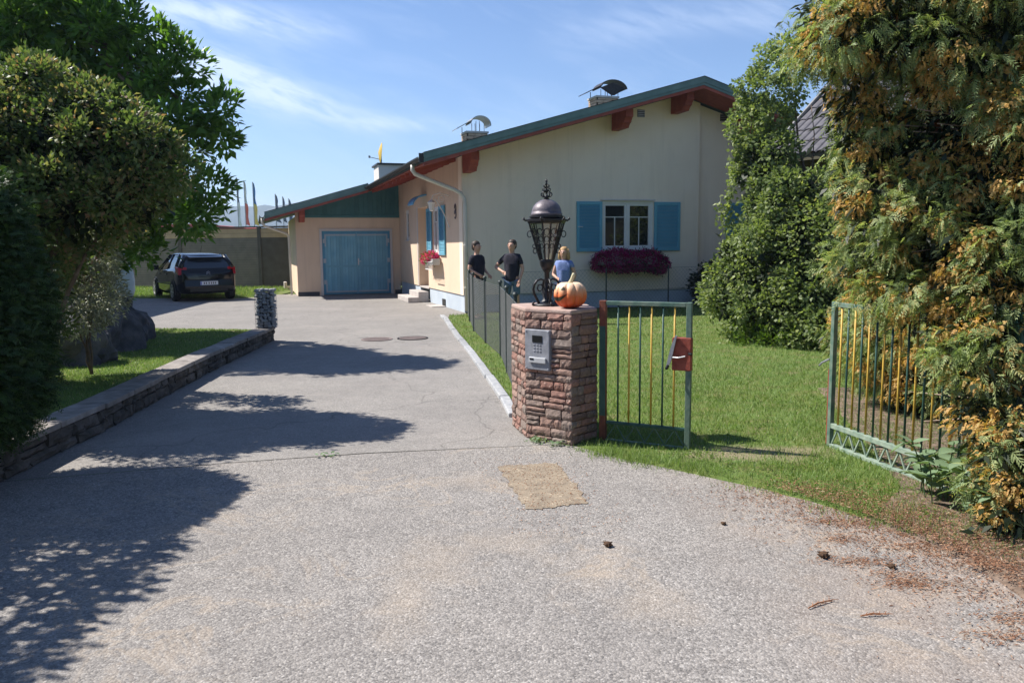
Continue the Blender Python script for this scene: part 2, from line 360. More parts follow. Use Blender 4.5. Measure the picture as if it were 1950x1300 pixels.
def thing(name, label, cat, loc=(0, 0, 0), rz=0, group=None):
    o = bpy.data.objects.new(name, None); o.empty_display_size = .2; COL.objects.link(o); o.location = loc; o.rotation_euler.z = rz
    return tag(o, label, cat, group)
def inst(me, name, parent, loc, rz=0, scale=(1, 1, 1)):
    o = bpy.data.objects.new(name, me); link(o, parent); o.location = loc; o.rotation_euler.z = rz; o.scale = scale; return o
def helix(c, r0, r1, a0, a1, plane='xz', n=16, d=(0, 0)):
    out = []
    for i in range(n + 1):
        f = i / n; a = a0 + (a1 - a0) * f; r = r0 + (r1 - r0) * f
        p = (r * math.cos(a), r * math.sin(a))
        out.append((c[0] + p[0] * math.cos(d[0]), c[1] + p[0] * math.sin(d[0]), c[2] + p[1]))
    return out

# ---- foliage arrays
def unit(a): return a / np.maximum(np.linalg.norm(a, axis=1, keepdims=True), 1e-9)
def quadmesh(name, V, mname, parent, rnd, kind='stuff'):
    n = len(V) // 4; me = bpy.data.meshes.new(name)
    me.vertices.add(4 * n); me.vertices.foreach_set('co', V.astype(np.float32).ravel())
    me.loops.add(4 * n); me.loops.foreach_set('vertex_index', np.arange(4 * n, dtype=np.int32))
    me.polygons.add(n); me.polygons.foreach_set('loop_start', np.arange(0, 4 * n, 4, dtype=np.int32)); me.polygons.foreach_set('loop_total', np.full(n, 4, dtype=np.int32))
    me.update(calc_edges=True)
    at_ = me.attributes.new('rnd', 'FLOAT', 'POINT'); at_.data.foreach_set('value', np.repeat(np.clip(rnd, 0, 1), 4).astype(np.float32))
    me.materials.append(MATS[mname]); o = link(bpy.data.objects.new(name, me), parent)
    if kind: o['kind'] = kind
    return o
def leafquads(P, D, N, L, W, fold=.25):
    """P base, D axis, N normal, L length, W half width -> quads with a drooping tip"""
    S = unit(np.cross(D, N)); N2 = unit(np.cross(S, D)); L = L[:, None]; W = W[:, None]
    a = P; b = P + D * L * .45 + S * W + N2 * L * fold * .3; c = P + D * L * .97 - N2 * L * .12; d = P + D * L * .45 - S * W + N2 * L * fold * .1
    return np.stack([a, b, c, d], 1).reshape(-1, 3)
def wob(D, seed, amp):
    r = np.random.default_rng(seed); k = r.normal(size=(6, 3)) * 3.2; ph = r.uniform(0, 6.28, 6)
    return 1 + amp * np.sin(D @ k.T + ph).mean(1) * 2.2
def blobs(bl, n, seed, shell=(.82, 1.03), amp=.16, zmin=.0, infac=.80):
    r = np.random.default_rng(seed); C = np.array([b[0] for b in bl], float); R = np.array([b[1] for b in bl], float)
    area = np.array([(a[0] * a[1] + a[1] * a[2] + a[0] * a[2]) for a in R]); P = []; O = []; tot = 0
    while tot < n:
        k = r.choice(len(bl), n, p=area / area.sum()); D = unit(r.normal(size=(n, 3)))
        rr = r.uniform(shell[0], shell[1], n) * wob(D * 1.0 + C[k], seed, amp)
        p = C[k] + D * R[k] * rr[:, None]; ok = p[:, 2] > zmin
        for j in range(len(bl)):
            q = np.linalg.norm((p - C[j]) / R[j], axis=1); ok &= (q > infac) | (k == j)
        o = unit(D / R[k]); P.append(p[ok]); O.append(o[ok]); tot += ok.sum()
    return np.concatenate(P)[:n], np.concatenate(O)[:n]
def clumps(bl, n, r, seed, shell=(.80, 1.0), squash=.75):
    """small foliage lumps sitting on the surface of the big volumes"""
    c, o = blobs(bl, n, seed, shell, .10, .02, .85); q = np.random.default_rng(seed + 9); R_ = r * q.uniform(.6, 1.35, len(c))
    return [(tuple(a), (x, x, x * squash)) for a, x in zip(c, R_)]
def tufts(name, parent, mname, bl, nc, per, sig, L, W, seed=1, shell=(.82, 1.03), amp=.16, out=.8, up=.1, zmin=0, rmix=.5, rand=.8, kind='stuff'):
    r = np.random.default_rng(seed + 100); c, o = blobs(bl, nc, seed, shell, amp, zmin)
    P = np.repeat(c, per, 0); O = np.repeat(o, per, 0); n = len(P)
    off = r.normal(size=(n, 3)) * sig; P = P + off
    D = unit(O * out + r.normal(size=(n, 3)) * rand * .6 + unit(off) * .5 + np.array([0, 0, up]))
    N = unit(r.normal(size=(n, 3)) * .6 + np.array([0, 0, 1.0]) + O * .4)
    l = L * r.uniform(.6, 1.3, n); wd = W * r.uniform(.7, 1.2, n)
    cr = np.repeat(r.uniform(0, 1, nc), per); rn = cr * rmix + r.uniform(0, 1, n) * (1 - rmix)
    return quadmesh(name, leafquads(P, D, N, l, wd), mname, parent, rn, kind)
def fronds(name, parent, mname, bl, nc, per, sig, FL, k=5, seed=1, shell=(.85, 1.04), amp=.2, droop=.5, lw=.006, tipmix=0.0, zmin=0, reject=None, green=(0, .55), ochre=(.62, 1), gscale=1.0, kind='stuff'):
    """flat sprays of scale leaves: k pairs of leaflets along an axis"""
    r = np.random.default_rng(seed + 200); c, o = blobs(bl, nc, seed, shell, amp, zmin)
    if reject is not None:
        ok = reject(c); c = c[ok]; o = o[ok]; nc = len(c)
    P = np.repeat(c, per, 0); O = np.repeat(o, per, 0); n = len(P)
    P = P + r.normal(size=(n, 3)) * sig
    A = unit(O * .9 + r.normal(size=(n, 3)) * .45 + np.array([0, 0, -droop])); N = unit(r.normal(size=(n, 3)) * .5 + O * .6 + np.array([0, 0, .6])); S = unit(np.cross(A, N))
    isy = np.repeat(r.uniform(0, 1, nc) < tipmix, per); base = np.where(isy, r.uniform(*ochre, n), r.uniform(*green, n)); fl = FL * r.uniform(.6, 1.25, n)
    Vs = []; Rs = []
    for i in range(k):
        f = (i + .3) / k
        for sgn in (-1, 1):
            p = P + A * (fl * f)[:, None] - np.array([0, 0, 1.0]) * (fl * f * f * .35)[:, None]; L = fl * (.42 - .25 * f) * 1.15
            D = unit(A * .75 + S * sgn * .8 + np.array([0, 0, -.15 - .3 * f]) + r.normal(size=(n, 3)) * .12)
            Vs.append(leafquads(p, D, N, L, np.full(n, lw) * gscale, .05)); Rs.append(np.clip(base + r.normal(size=n) * .05, 0, 1))
    L = fl; Vs.append(leafquads(P, unit(A + np.array([0, 0, -.2])), N, L * 1.0, np.full(n, lw * .7) * gscale, .0)); Rs.append(base)
    return quadmesh(name, np.concatenate(Vs), mname, parent, np.concatenate(Rs), kind)
def trunk(name, parent, m, base, tops, r0, seed=0, n=7, r1=.25):
    mb = MB(); rr = random.Random(seed); b = Vector(base)
    for i, tp in enumerate(tops):
        tp = Vector(tp); pts = []
        for j in range(8):
            f = j / 7; p = b.lerp(tp, f); p.x += rr.uniform(-1, 1) * .06 * (tp - b).length * f * (1 - f) * 2; p.y += rr.uniform(-1, 1) * .06 * (tp - b).length * f * (1 - f) * 2
            p.z += .12 * (tp - b).length * f * (1 - f); pts.append(p)
        rad = r0 if i == 0 else r0 * .6
        mb.tube(pts, [rad * (1 - f / 7 * (1 - r1)) for f in range(8)], n)
    return mb.build(name, m, parent, smooth=True)
def inpoly(P, poly):
    x, y = P[:, 0], P[:, 1]; ins = np.zeros(len(P), bool); n = len(poly)
    for i in range(n):
        x1, y1 = poly[i]; x2, y2 = poly[(i + 1) % n]
        c = ((y1 > y) != (y2 > y)) & (x < (x2 - x1) * (y - y1) / (y2 - y1 + 1e-12) + x1); ins ^= c
    return ins
def vnoise(P, s, seed):
    r = np.random.default_rng(seed); k = r.normal(size=(8, 2)) * s; ph = r.uniform(0, 6.28, 8); return np.sin(P[:, :2] @ k.T + ph).mean(1)

# ------------------------------------------------------------------ the setting
def sheet(name, m, poly, z, kind='structure'):
    mb = MB(); mb.add([(x, y, z) for x, y in poly], [tuple(range(len(poly)))]); o = mb.build(name, m); o['kind'] = kind; return o
sheet('ground', 'lawn_soil', [(-1780, -60), (1780, -60), (1780, 1780), (-1780, 1780)], -.06)
crackL = [(-14, 3.0), (-3.52, 5.37), (-2.13, 5.78), (-1.14, 6.02), (.1, 6.19), (.5, 6.25), (.72, 6.22)]
edge = [(.70, 5.93), (.85, 5.72), (1.01, 5.59), (1.29, 5.34), (1.63, 5.01), (1.88, 4.68), (2.03, 4.44), (2.11, 4.23), (2.22, 3.99), (2.27, 3.75), (2.29, 3.37), (2.45, 2.4), (2.7, -6)]
sheet('street', 'asphalt_street', [(-14, 3.0 - .01)] + [(x, y - .009 - .006 * ((i * 7) % 3)) for i, (x, y) in enumerate(crackL[1:])] + [(.9, 6.1), (3.5, 6.0), (3.5, -8), (-14, -8)], 0)
kerbp = [(.05, 6.95), (.01, 7.25), (-.09, 8.12), (-.29, 9.45), (-.59, 11.56), (-.98, 13.97), (-1.46, 17.24), (-1.59, 17.9)]
sheet('driveway', 'asphalt_drive', [(x, y) for x, y in crackL] + [(.8, 6.8), (.3, 8.2), (-.2, 11.6), (-.6, 14), (-1.0, 17.3), (-1.1, 18.9), (-1.0, 28.5), (-8.6, 27), (-14, 26.4), (-24, 26.4), (-24, 3)], .0)
HU_, HV_ = Vector((math.cos(math.radians(18)), math.sin(math.radians(18)), 0)), Vector((-math.sin(math.radians(18)), math.cos(math.radians(18)), 0))
HC = Vector((-1.15, 18.9, 0))
def hp(u, v): p = HC + HU_ * u + HV_ * v; return (p.x, p.y)
lawn_poly = [(x + .06, y) for x, y in reversed(kerbp[:-1])] + [(.12, 6.5), (.45, 6.22)] + edge[:9] + [(2.6, 3.4), (9, 3.0), (14, 12), (16, 26), hp(12, -.45), hp(.0, -.45), (-1.45, 18.2)]
def lumpy(name, m, poly, z, step, amp, kind='structure', seed=3):
    xs = [p[0] for p in poly]; ys = [p[1] for p in poly]; gx = np.arange(min(xs), max(xs) + step, step); gy = np.arange(min(ys), max(ys) + step, step)
    A, B = np.meshgrid(gx, gy, indexing='ij'); P = np.stack([A.ravel(), B.ravel()], 1); ins = inpoly(P, poly); dist = np.full(len(P), 9.0)
    for (xa, ya), (xb, yb) in zip(poly, poly[1:] + poly[:1]):
        ab = np.array([xb - xa, yb - ya]); t_ = np.clip(((P - [xa, ya]) @ ab) / (ab @ ab + 1e-9), 0, 1); dist = np.minimum(dist, np.linalg.norm(P - (np.array([xa, ya]) + t_[:, None] * ab), axis=1))
    sdist = np.where(ins, dist, -dist) + .02 * vnoise(P, 25, seed + 4); rim = np.clip(sdist / .06, -1.5, 1); z = np.where(rim < 1, z * rim * (1 if z < .1 else 0) + (z if z >= .1 else 0), z)
    zz = z + amp * vnoise(P, 3, seed) + amp * .6 * vnoise(P, 9, seed + 1); ny = len(gy)
    V = [(a, b, c) for (a, b), c in zip(P.tolist(), zz.tolist())]; F = []
    ins2 = ins.reshape(len(gx), ny)
    for i in range(len(gx) - 1):
        for j in range(ny - 1):
            if ins2[i, j] or ins2[i + 1, j] or ins2[i, j + 1] or ins2[i + 1, j + 1]: F.append((i * ny + j, (i + 1) * ny + j, (i + 1) * ny + j + 1, i * ny + j + 1))
    mb = MB(); mb.v = V; mb.f = F; o = mb.build(name, m, smooth=True); o['kind'] = kind; return o
lumpy('lawn', 'lawn_soil', lawn_poly, .014, .06, .005)
left_poly = [(-3.86, 5.0), (-3.88, 6.2), (-4.02, 8.47), (-4.25, 11), (-4.38, 13.45), (-6.9, 14.05), (-17, 15.4), (-17, 3), (-3.9, 3)]
lumpy('raised_lawn', 'lawn_soil', left_poly, .20, .12, .008)
strip_poly = [(-30, 26.6), (-13, 25.9), (-8.6, 25.2), (-8.2, 25.9), (-8.45, 31.6), (-30, 35)]
lumpy('grass_strip', 'lawn_soil', strip_poly, .02, .3, .01)
soil_poly = [(2.02, 4.42), (2.25, 3.85), (2.30, 3.3), (2.46, 2.3), (2.7, 0), (6, 0), (8, 4), (7, 9), (3.3, 8.5), (2.75, 6), (2.5, 5.0)]
lumpy('garden_soil', 'soil', soil_poly, .025, .06, .008)

def grass(name, poly, n, z, seed, hmin=.014, hmax=.044, yr=(4, 20), dens=None, ymul=1.0):
    r = np.random.default_rng(seed); xs = [p[0] for p in poly]; ys = [p[1] for p in poly]; out = []; tot = 0
    y0, y1 = max(min(ys), yr[0]), min(max(ys), yr[1])
    while tot < n:
        m_ = n * 3; iy = 1 / r.uniform(1 / y1, 1 / y0, m_); P = np.stack([r.uniform(min(xs), max(xs), m_), iy], 1)
        ok = inpoly(P, poly) & (np.abs(P[:, 0]) < .70 * P[:, 1] + .5)
        if dens is not None: ok &= r.uniform(0, 1, m_) < dens(P)
        out.append(P[ok]); tot += ok.sum()
    P = np.concatenate(out)[:n]; d = P[:, 1]; cl = vnoise(P, 6, seed) * .5 + vnoise(P, 17, seed + 2) * .5
    h = (hmin + (hmax - hmin) * np.clip(r.uniform(0, 1, n) * .7 + cl * .5 + .2, 0, 1.3)) * (1 + d * .012) ; wd = .0016 * (1 + d * .13)
    B = np.column_stack([P, np.full(n, z)]); an = r.uniform(0, 6.28, n); s = np.column_stack([np.cos(an), np.sin(an), np.zeros(n)])
    lean = r.normal(size=(n, 3)) * .45; lean[:, 2] = 1; T = unit(lean) * h[:, None]
    V = np.stack([B - s * wd[:, None], B + s * wd[:, None], B + T + s * wd[:, None] * .3, B + T - s * wd[:, None] * .3], 1).reshape(-1, 3)
    rn = np.clip(r.uniform(0, .7, n) + cl * .35 + .25 * vnoise(P, 1.6, seed + 7) + .06 + (r.uniform(0, 1, n) < .06) * .5, 0, 1)
    o = quadmesh(name, V, 'grass', None, rn); return o
def dl(P):   # thin grass along the asphalt and on the worn patches by the gate
    d = np.min(np.stack([np.hypot(P[:, 0] - x, P[:, 1] - y) for x, y in edge[:10]]), 0)
    worn = np.clip(1.5 - np.hypot((P[:, 0] - 1.85) / .55, (P[:, 1] - 5.85) / .22) + vnoise(P, 9, 9) * 1.4 - .2, 0, 1) * .85
    k = np.clip(d / .5 + vnoise(P, 8, 5) * .8 + .15, .12, 1) * (1 - worn)
    return k
tag(grass('lawn_grass', lawn_poly, 150000, .012, 11, dens=dl, yr=(3.6, 20.5)), 'sunlit short green lawn grass behind the garden gate', 'grass')
tag(grass('raised_lawn_grass', left_poly, 60000, .20, 12, hmin=.012, hmax=.034, yr=(5, 15)), 'short grass on the raised lawn behind the low stone wall', 'grass')
tag(grass('strip_grass', strip_poly, 20000, .02, 13, hmin=.04, hmax=.10, yr=(25, 33)), 'green grass strip in front of the boarded fence', 'grass')
# grass tufts by the pillar foot and the gate
tp = []
for (x, y, n_, rad, hh) in ((.74, 5.90, 260, .09, .10), (.90, 5.74, 300, .09, .09), (1.08, 5.6, 260, .1, .08), (1.26, 5.45, 160, .08, .07), (1.38, 5.34, 120, .06, .09), (.56, 6.02, 60, .05, .05), (1.7, 5.0, 220, .12, .05), (2.05, 4.55, 240, .13, .07), (2.2, 4.4, 200, .12, .08), (1.55, 5.2, 160, .1, .06), (.22, 6.33, 60, .05, .05)):
    r = RNG.normal(size=(n_, 2)) * rad; an = RNG.uniform(0, 6.28, n_); b = np.column_stack([x + r[:, 0], y + r[:, 1] * .7, np.full(n_, .0)]); s = np.column_stack([np.cos(an), np.sin(an), np.zeros(n_)]) * .0025
    le = RNG.normal(size=(n_, 3)) * .5; le[:, 2] = 1; T = unit(le) * (hh * RNG.uniform(.5, 1.2, n_))[:, None]; tp.append(np.stack([b - s, b + s, b + T + s * .2, b + T - s * .2], 1).reshape(-1, 3))
V = np.concatenate(tp); tag(quadmesh('grass_tufts', V, 'grass', None, RNG.uniform(.2, .9, len(V) // 4)), 'longer grass tufts along the asphalt edge at the gate', 'grass')

# clover and other broad small leaves in the lawn
r = np.random.default_rng(77); m_ = 60000; P = np.stack([r.uniform(-2, 9, m_), 1 / r.uniform(1 / 14, 1 / 4, m_)], 1); P = P[inpoly(P, lawn_poly) & (P[:, 0] < .7 * P[:, 1]) & (vnoise(P, 3.5, 21) + .6 * vnoise(P, 9, 22) > .12)]
n = len(P); P3 = np.column_stack([P, .02 + r.uniform(0, .022, n)]); D_ = r.normal(size=(n, 3)); D_[:, 2] = .25; N_ = r.normal(size=(n, 3)) * .35 + np.array([0, 0, 1.0])
tag(quadmesh('clover', leafquads(P3, unit(D_), unit(N_), r.uniform(.010, .024, n), r.uniform(.005, .010, n)), 'leaf_small', None, r.uniform(0, 1, n)), 'clover and small broad leaved weeds spread through the lawn', 'clover')
# sand-filled repair patch, drains, oily crack fill
pq = [(-.12, 5.59), (.32, 5.68), (.47, 4.75), (.08, 4.63)]; pp = []; rj = random.Random(6)
for (xa, ya), (xb, yb) in zip(pq, pq[1:] + pq[:1]):
    for i in range(22): f = i / 22; pp.append((xa + (xb - xa) * f + rj.gauss(0, .009), ya + (yb - ya) * f + rj.gauss(0, .011)))
sheet('repair_patch', 'sand_patch', pp, .004, 'structure')
n = 2600; P_ = np.zeros((n, 3)); a = RNG.uniform(-.35, 1.35, n); b = RNG.uniform(-.25, 1.5, n); keep = RNG.uniform(0, 1, n) < .25 + .6 * ((a > 0) & (a < 1) & (b > 0) & (b < 1))
P_[:, 0] = -.12 + .44 * a + .18 * b; P_[:, 1] = 5.59 + .08 * a - .95 * b; P_[:, 2] = .006; P_ = P_[keep]; n = len(P_)
D_ = RNG.normal(size=(n, 3)); D_[:, 2] *= .1; tag(quadmesh('grit', leafquads(P_, unit(D_), np.tile([[0, 0, 1.0]], (n, 1)), RNG.uniform(.004, .014, n), RNG.uniform(.002, .006, n)), 'litter', None, RNG.uniform(.3, 1, n)), 'loose brown grit on and around the sandy repair patch', 'grit')
for (x, y, lab) in ((-2.35, 13.6, 'left of the two round rusty drain covers in the driveway'), (-1.74, 13.7, 'right of the two round rusty drain covers in the driveway, darker')):
    t_ = thing('drain_cover', lab, 'drain cover', (x, y, .004), 0, 'drain covers in the driveway')
    MB().lathe([(.27, 0), (.27, .008), (.24, .008), (.24, .002)], 28).build('ring', 'drain' if x < -2 else 'metal_dark', t_)
    mb = MB().lathe([(.235, 0), (.235, .005)], 28)
    for k in range(-3, 4): w_ = math.sqrt(max(.22 ** 2 - (k * .055) ** 2, 0)); mb.box(-w_, w_, k * .055 - .012, k * .055 + .012, .005, .008)
    mb.build('lid', 'drain', t_)

# kerb stones along the driveway
kerb = thing('kerb', None, None, (0, 0, 0)); kerb['kind'] = 'structure'
pts = [Vector((x, y, 0)) for x, y in kerbp[1:]]
seg = []; 
for a, b in zip(pts, pts[1:]):
    L = (b - a).length; n = max(1, round(L / .9))
    for i in range(n): seg.append((a.lerp(b, i / n), a.lerp(b, (i + 1) / n)))
for a, b in seg:
    L = (b - a).length - .012; ang = math.atan2(b.y - a.y, b.x - a.x)
    MB().box(0, L, -.05, .05, -.05, .045 + random.uniform(-.006, .006)).build('kerb_stone', 'kerb_stone', kerb, bevel=.012, loc=(a.x, a.y, 0), rotz=ang + random.uniform(-.01, .01))

# rough stone meshes shared by walls and pillar
def stone_mesh(name, m, seed, rough=.06, nx=4, nz=3):
    """unit stone: x -.5...5, y -.5...5 (front at -y), z -.5...5"""
    r = random.Random(seed); V = []; F = []
    def P(x, y, z):
        e = max(abs(x), abs(z)) * 2
        k = 1 - .10 * max(0, abs(x) * 2 - .6) * (abs(z) * 2) ** 2
        yy = y + (.10 * max(0, e - .8) / .2 if y < 0 else 0) + (r.uniform(-rough, rough) * 2.4 if y < 0 else 0)
        return (x * k + r.uniform(-1, 1) * rough * .35, yy, z * (1 - .05 * (abs(x) * 2) ** 4) + r.uniform(-1, 1) * rough * .5)
    front = [[len(V) + 0 for _ in range(0)] for _ in range(0)]
    idx = {}
    for i in range(nx + 1):
        for j in range(nz + 1):
            idx[i, j] = len(V); V.append(P(i / nx - .5, -.5, j / nz - .5))
    for i in range(nx):
        for j in range(nz): F.append((idx[i, j], idx[i + 1, j], idx[i + 1, j + 1], idx[i, j + 1]))
    ring = [(i, 0) for i in range(nx)] + [(nx, j) for j in range(nz)] + [(i, nz) for i in range(nx, 0, -1)] + [(0, j) for j in range(nz, 0, -1)]
    bk = {}
    for q in ring: bk[q] = len(V); x, y, z = V[idx[q]]; V.append((x, .5, z))
    for a, b in zip(ring, ring[1:] + ring[:1]): F.append((idx[b], idx[a], bk[a], bk[b]))
    F.append(tuple(bk[q] for q in reversed(ring)))
    me = bpy.data.meshes.new(name); me.from_pydata(V, [], F); me.materials.append(MATS[m]); return me
def stone_face(parent, meshes, A, B, z0, z1, ch, Lmin, Lmax, depth=.06, name='stone', gap=.008, skip=None, seed=1, proud=.012):
    """lay courses of stones on the vertical face A->B (outside on the right-hand side of A->B)"""
    r = random.Random(seed); A = Vector((*A, 0)); B = Vector((*B, 0)); L = (B - A).length; d = (B - A) / L; nrm = Vector((d.y, -d.x, 0)); ang = math.atan2(d.y, d.x)
    z = z0
    while z < z1 - .02:
        h = min(r.uniform(*ch), z1 - z)
        if z1 - (z + h) < .025: h = z1 - z
        x = 0.0
        while x < L - .005:
            l = r.uniform(Lmin, Lmax)
            if L - (x + l) < Lmin * .7: l = L - x
            hh = h
            if not (skip and skip(x + l / 2, z + h / 2)):
                xs = [(x, l, z, hh)]
                if l > Lmax * .6 and h > ch[1] * .85 and r.random() < .3: xs = [(x, l, z, hh * .5), (x, l, z + hh * .5, hh * .5)]
                for (xx, ll, zz, h2) in xs:
                    c = A + d * (xx + ll / 2) + nrm * (r.uniform(-.3, 1) * proud - depth / 2); c.z = zz + h2 / 2
                    inst(r.choice(meshes), name, parent, c, ang + r.uniform(-.015, .015), (ll - gap * r.uniform(.6, 1.5), depth, h2 - gap * r.uniform(.6, 1.4)))
            x += l
        z += h

# ---- low retaining wall on the left
lw = thing('retaining_wall', 'low dark stone retaining wall with pale cap slabs edging the raised lawn', 'wall', (0, 0, 0))
WL = [(-3.52, 1.0), (-3.56, 5.37), (-3.62, 6.87), (-3.75, 8.18), (-3.92, 10.08), (-4.13, 13.62)]
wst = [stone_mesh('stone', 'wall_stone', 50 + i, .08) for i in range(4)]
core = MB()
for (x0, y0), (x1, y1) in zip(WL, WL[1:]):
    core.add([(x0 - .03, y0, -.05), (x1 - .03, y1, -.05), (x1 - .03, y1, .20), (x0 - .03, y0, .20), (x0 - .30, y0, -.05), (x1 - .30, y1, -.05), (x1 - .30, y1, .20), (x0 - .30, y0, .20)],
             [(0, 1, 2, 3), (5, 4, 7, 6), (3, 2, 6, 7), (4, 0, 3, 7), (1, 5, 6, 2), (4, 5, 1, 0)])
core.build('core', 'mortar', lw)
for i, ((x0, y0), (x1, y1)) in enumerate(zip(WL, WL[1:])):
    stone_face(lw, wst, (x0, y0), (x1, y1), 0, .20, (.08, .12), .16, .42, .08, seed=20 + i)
    L = math.hypot(x1 - x0, y1 - y0); n = max(1, round(L / .62)); ang = math.atan2(y1 - y0, x1 - x0)
    for k in range(n):
        f = k / n; MB().box(.006, L / n - .006, .01 + random.uniform(-.01, .01), .29, 0, .05 + random.uniform(-.004, .004)).build('cap_slab', 'cap_stone', lw, bevel=.008, loc=(x0 + (x1 - x0) * f + .03, y0 + (y1 - y0) * f, .20), rotz=ang + random.uniform(-.008, .008))
stone_face(lw, wst, (-4.13, 13.62), (-4.45, 13.70), 0, .20, (.08, .12), .14, .3, .08, seed=40)

# ---- gabion post
gb = thing('gabion_post', 'small wire gabion post filled with grey stones at the wall end', 'gabion', (-4.18, 13.38, .25), math.radians(8))
mb = MB(); r = random.Random(5)
for i in range(5):
    for j in range(5):
        for k in range(13):
            if 0 < i < 4 and 0 < j < 4 and k < 12: continue
            c = (-.118 + i * .059 + r.uniform(-.014, .014), -.118 + j * .059 + r.uniform(-.014, .014), .03 + k * .05 + r.uniform(-.016, .016)); q = MB().lathe([(.004, -.027), (.028, -.018), (.035, 0), (.026, .020), (.004, .030)], 6)
            sx_, sy_, sz_ = r.uniform(.65, 1.3), r.uniform(.65, 1.3), r.uniform(.6, 1.2); an = r.uniform(0, 3)
            mb.add([(c[0] - .0 + (x * math.cos(an) - y * math.sin(an)) * sx_, c[1] + (x * math.sin(an) + y * math.cos(an)) * sy_, c[2] + z * sz_) for x, y, z in q.v], q.f)
o = mb.build('stone_fill', 'kerb_stone', gb); o['kind'] = 'stuff'
MB().box(-.10, .10, -.10, .10, .01, .60).build('stone_core', 'rock_dark', gb)
mb = MB()
for k in range(7): z = .005 + k * .108; mb.tube([(-.155, -.155, z), (.155, -.155, z), (.155, .155, z), (-.155, .155, z), (-.155, -.155, z)], .003, 4)
for k in range(4):
    a = -.155 + k * .1033
    for (x, y) in ((a, -.155), (a, .155), (-.155, a), (.155, a)): mb.tube([(x, y, 0), (x, y, .655)], .003, 4)
mb.build('wire_cage', 'aluminium', gb)

# ------------------------------------------------------------------ gate pillar
PL = [(-.01, 6.93), (.105, 6.45), (.467, 6.15), (.70, 6.37), (.66, 6.78), (.32, 7.08)]
pil = thing('stone_pillar', 'reddish layered stone gate pillar carrying the lantern and pumpkin', 'pillar', (0, 0, 0))
cx, cy = sum(p[0] for p in PL) / 6, sum(p[1] for p in PL) / 6
inn = [(cx + (x - cx) * .88, cy + (y - cy) * .88) for x, y in PL]
MB().prism(inn, 'z', -.05, 1.05).build('core', 'mortar', pil)
pst = [stone_mesh('stone', 'pillar_stone', 80 + i, .022, 5, 3) for i in range(7)]
for i in range(6):
    a, b = PL[i], PL[(i + 1) % 6]; L = math.hypot(b[0] - a[0], b[1] - a[1])
    sk = (lambda x, z: .02 < x < .25 and .60 < z < .91) if i == 1 else None
    stone_face(pil, pst, a, b, 0, 1.055, (.046, .084), .06, .22, .075, seed=200 + i, skip=sk, gap=.006, proud=.006)
topp = [(cx + (x - cx) * .985, cy + (y - cy) * .985) for x, y in PL]
mb = MB().prism(topp, 'z', 1.052, 1.09); mb.build('top_bed', 'mortar_pink', pil, bevel=.012)

# ---- intercom on the pillar's front face
A_, B_ = Vector((.105, 6.45, 0)), Vector((.467, 6.15, 0)); dv = (B_ - A_).normalized(); nv = Vector((dv.y, -dv.x, 0))
ic = thing('intercom_panel', 'weathered grey metal intercom and letter panel set in the stone pillar', 'intercom', tuple(A_ + dv * .145 + nv * .012 + Vector((0, 0, .755))), math.atan2(dv.y, dv.x))
MB().box(-.125, .125, -.012, .05, -.165, .165).build('panel', 'aluminium', ic, bevel=.006)
MB().box(-.045, .055, -.017, -.0125, .062, .118).build('display', 'black_plastic', ic)
mb = MB()
for i in range(3):
    for j in range(3): mb.box(-.035 + i * .03, -.018 + i * .03, -.016, -.0125, .035 - j * .025, .048 - j * .025)
mb.build('buttons', 'aluminium', ic, bevel=.002)
MB().box(-.075, .095, -.028, -.0125, -.105, -.06).build('letter_flap', 'aluminium_light', ic, bevel=.004)
MB().box(-.062, -.022, -.0305, -.0285, -.082, -.068).build('name_plate', 'black_plastic', ic)
for s in (-1, 1):
    for z in (-.15, .15): MB().lathe([(.006, 0), (.006, .004), (.002, .005)], 8).build('screw', 'aluminium_light', ic, loc=(s * .112, -.0135, z))

# ---- lantern on the pillar
lt = thing('lantern', 'tall ornate black wrought iron lantern standing on the stone pillar', 'lantern', (.30, 6.66, 1.09), .25)
MB().lathe([(.115, 0), (.115, .012), (.08, .02), (.055, .035), (.035, .06), (.028, .10), (.03, .14), (.022, .16), (.022, .28), (.034, .295), (.04, .31)], 20).build('stem', 'iron_black', lt, smooth=True)
for k in range(4):
    a = k * PI / 2 + PI; mb = MB(); c = lambda x, z: (x * math.cos(a), x * math.sin(a), z)
    P_ = [c(.02, .20)]
    for i in range(15):
        th = math.radians(80 - i * 15); P_.append(c(.075 + .045 * math.cos(th) * 1.0, .13 + .075 * math.sin(th)))
    P_ = [c(.025, .21), c(.05, .225), c(.085, .215), c(.112, .18), c(.12, .14), c(.112, .10), c(.09, .06), c(.075, .03), c(.085, .005), c(.11, .0), c(.125, .015), c(.12, .03), c(.108, .03)]
    mb.tube(P_, [.007, .008, .01, .011, .011, .011, .011, .012, .013, .013, .011, .009, .007], 7); mb.tube([c(.03, .15), c(.05, .18), c(.075, .175), c(.085, .15), c(.075, .125), c(.055, .125), c(.05, .14)], .006, 6)
    mb.build('scroll_foot', 'iron_black', lt, smooth=True)
N = 6
def ring(r, z, ph=0): return [(r * math.cos(2 * PI * k / N + ph), r * math.sin(2 * PI * k / N + ph), z) for k in range(N)]
MB().lathe([(.04, .305), (.055, .335), (.06, .36), (.062, .385), (.058, .39)], 18).build('cup', 'iron_black', lt, smooth=True)
lo, hi = ring(.06, .385), ring(.155, .70)
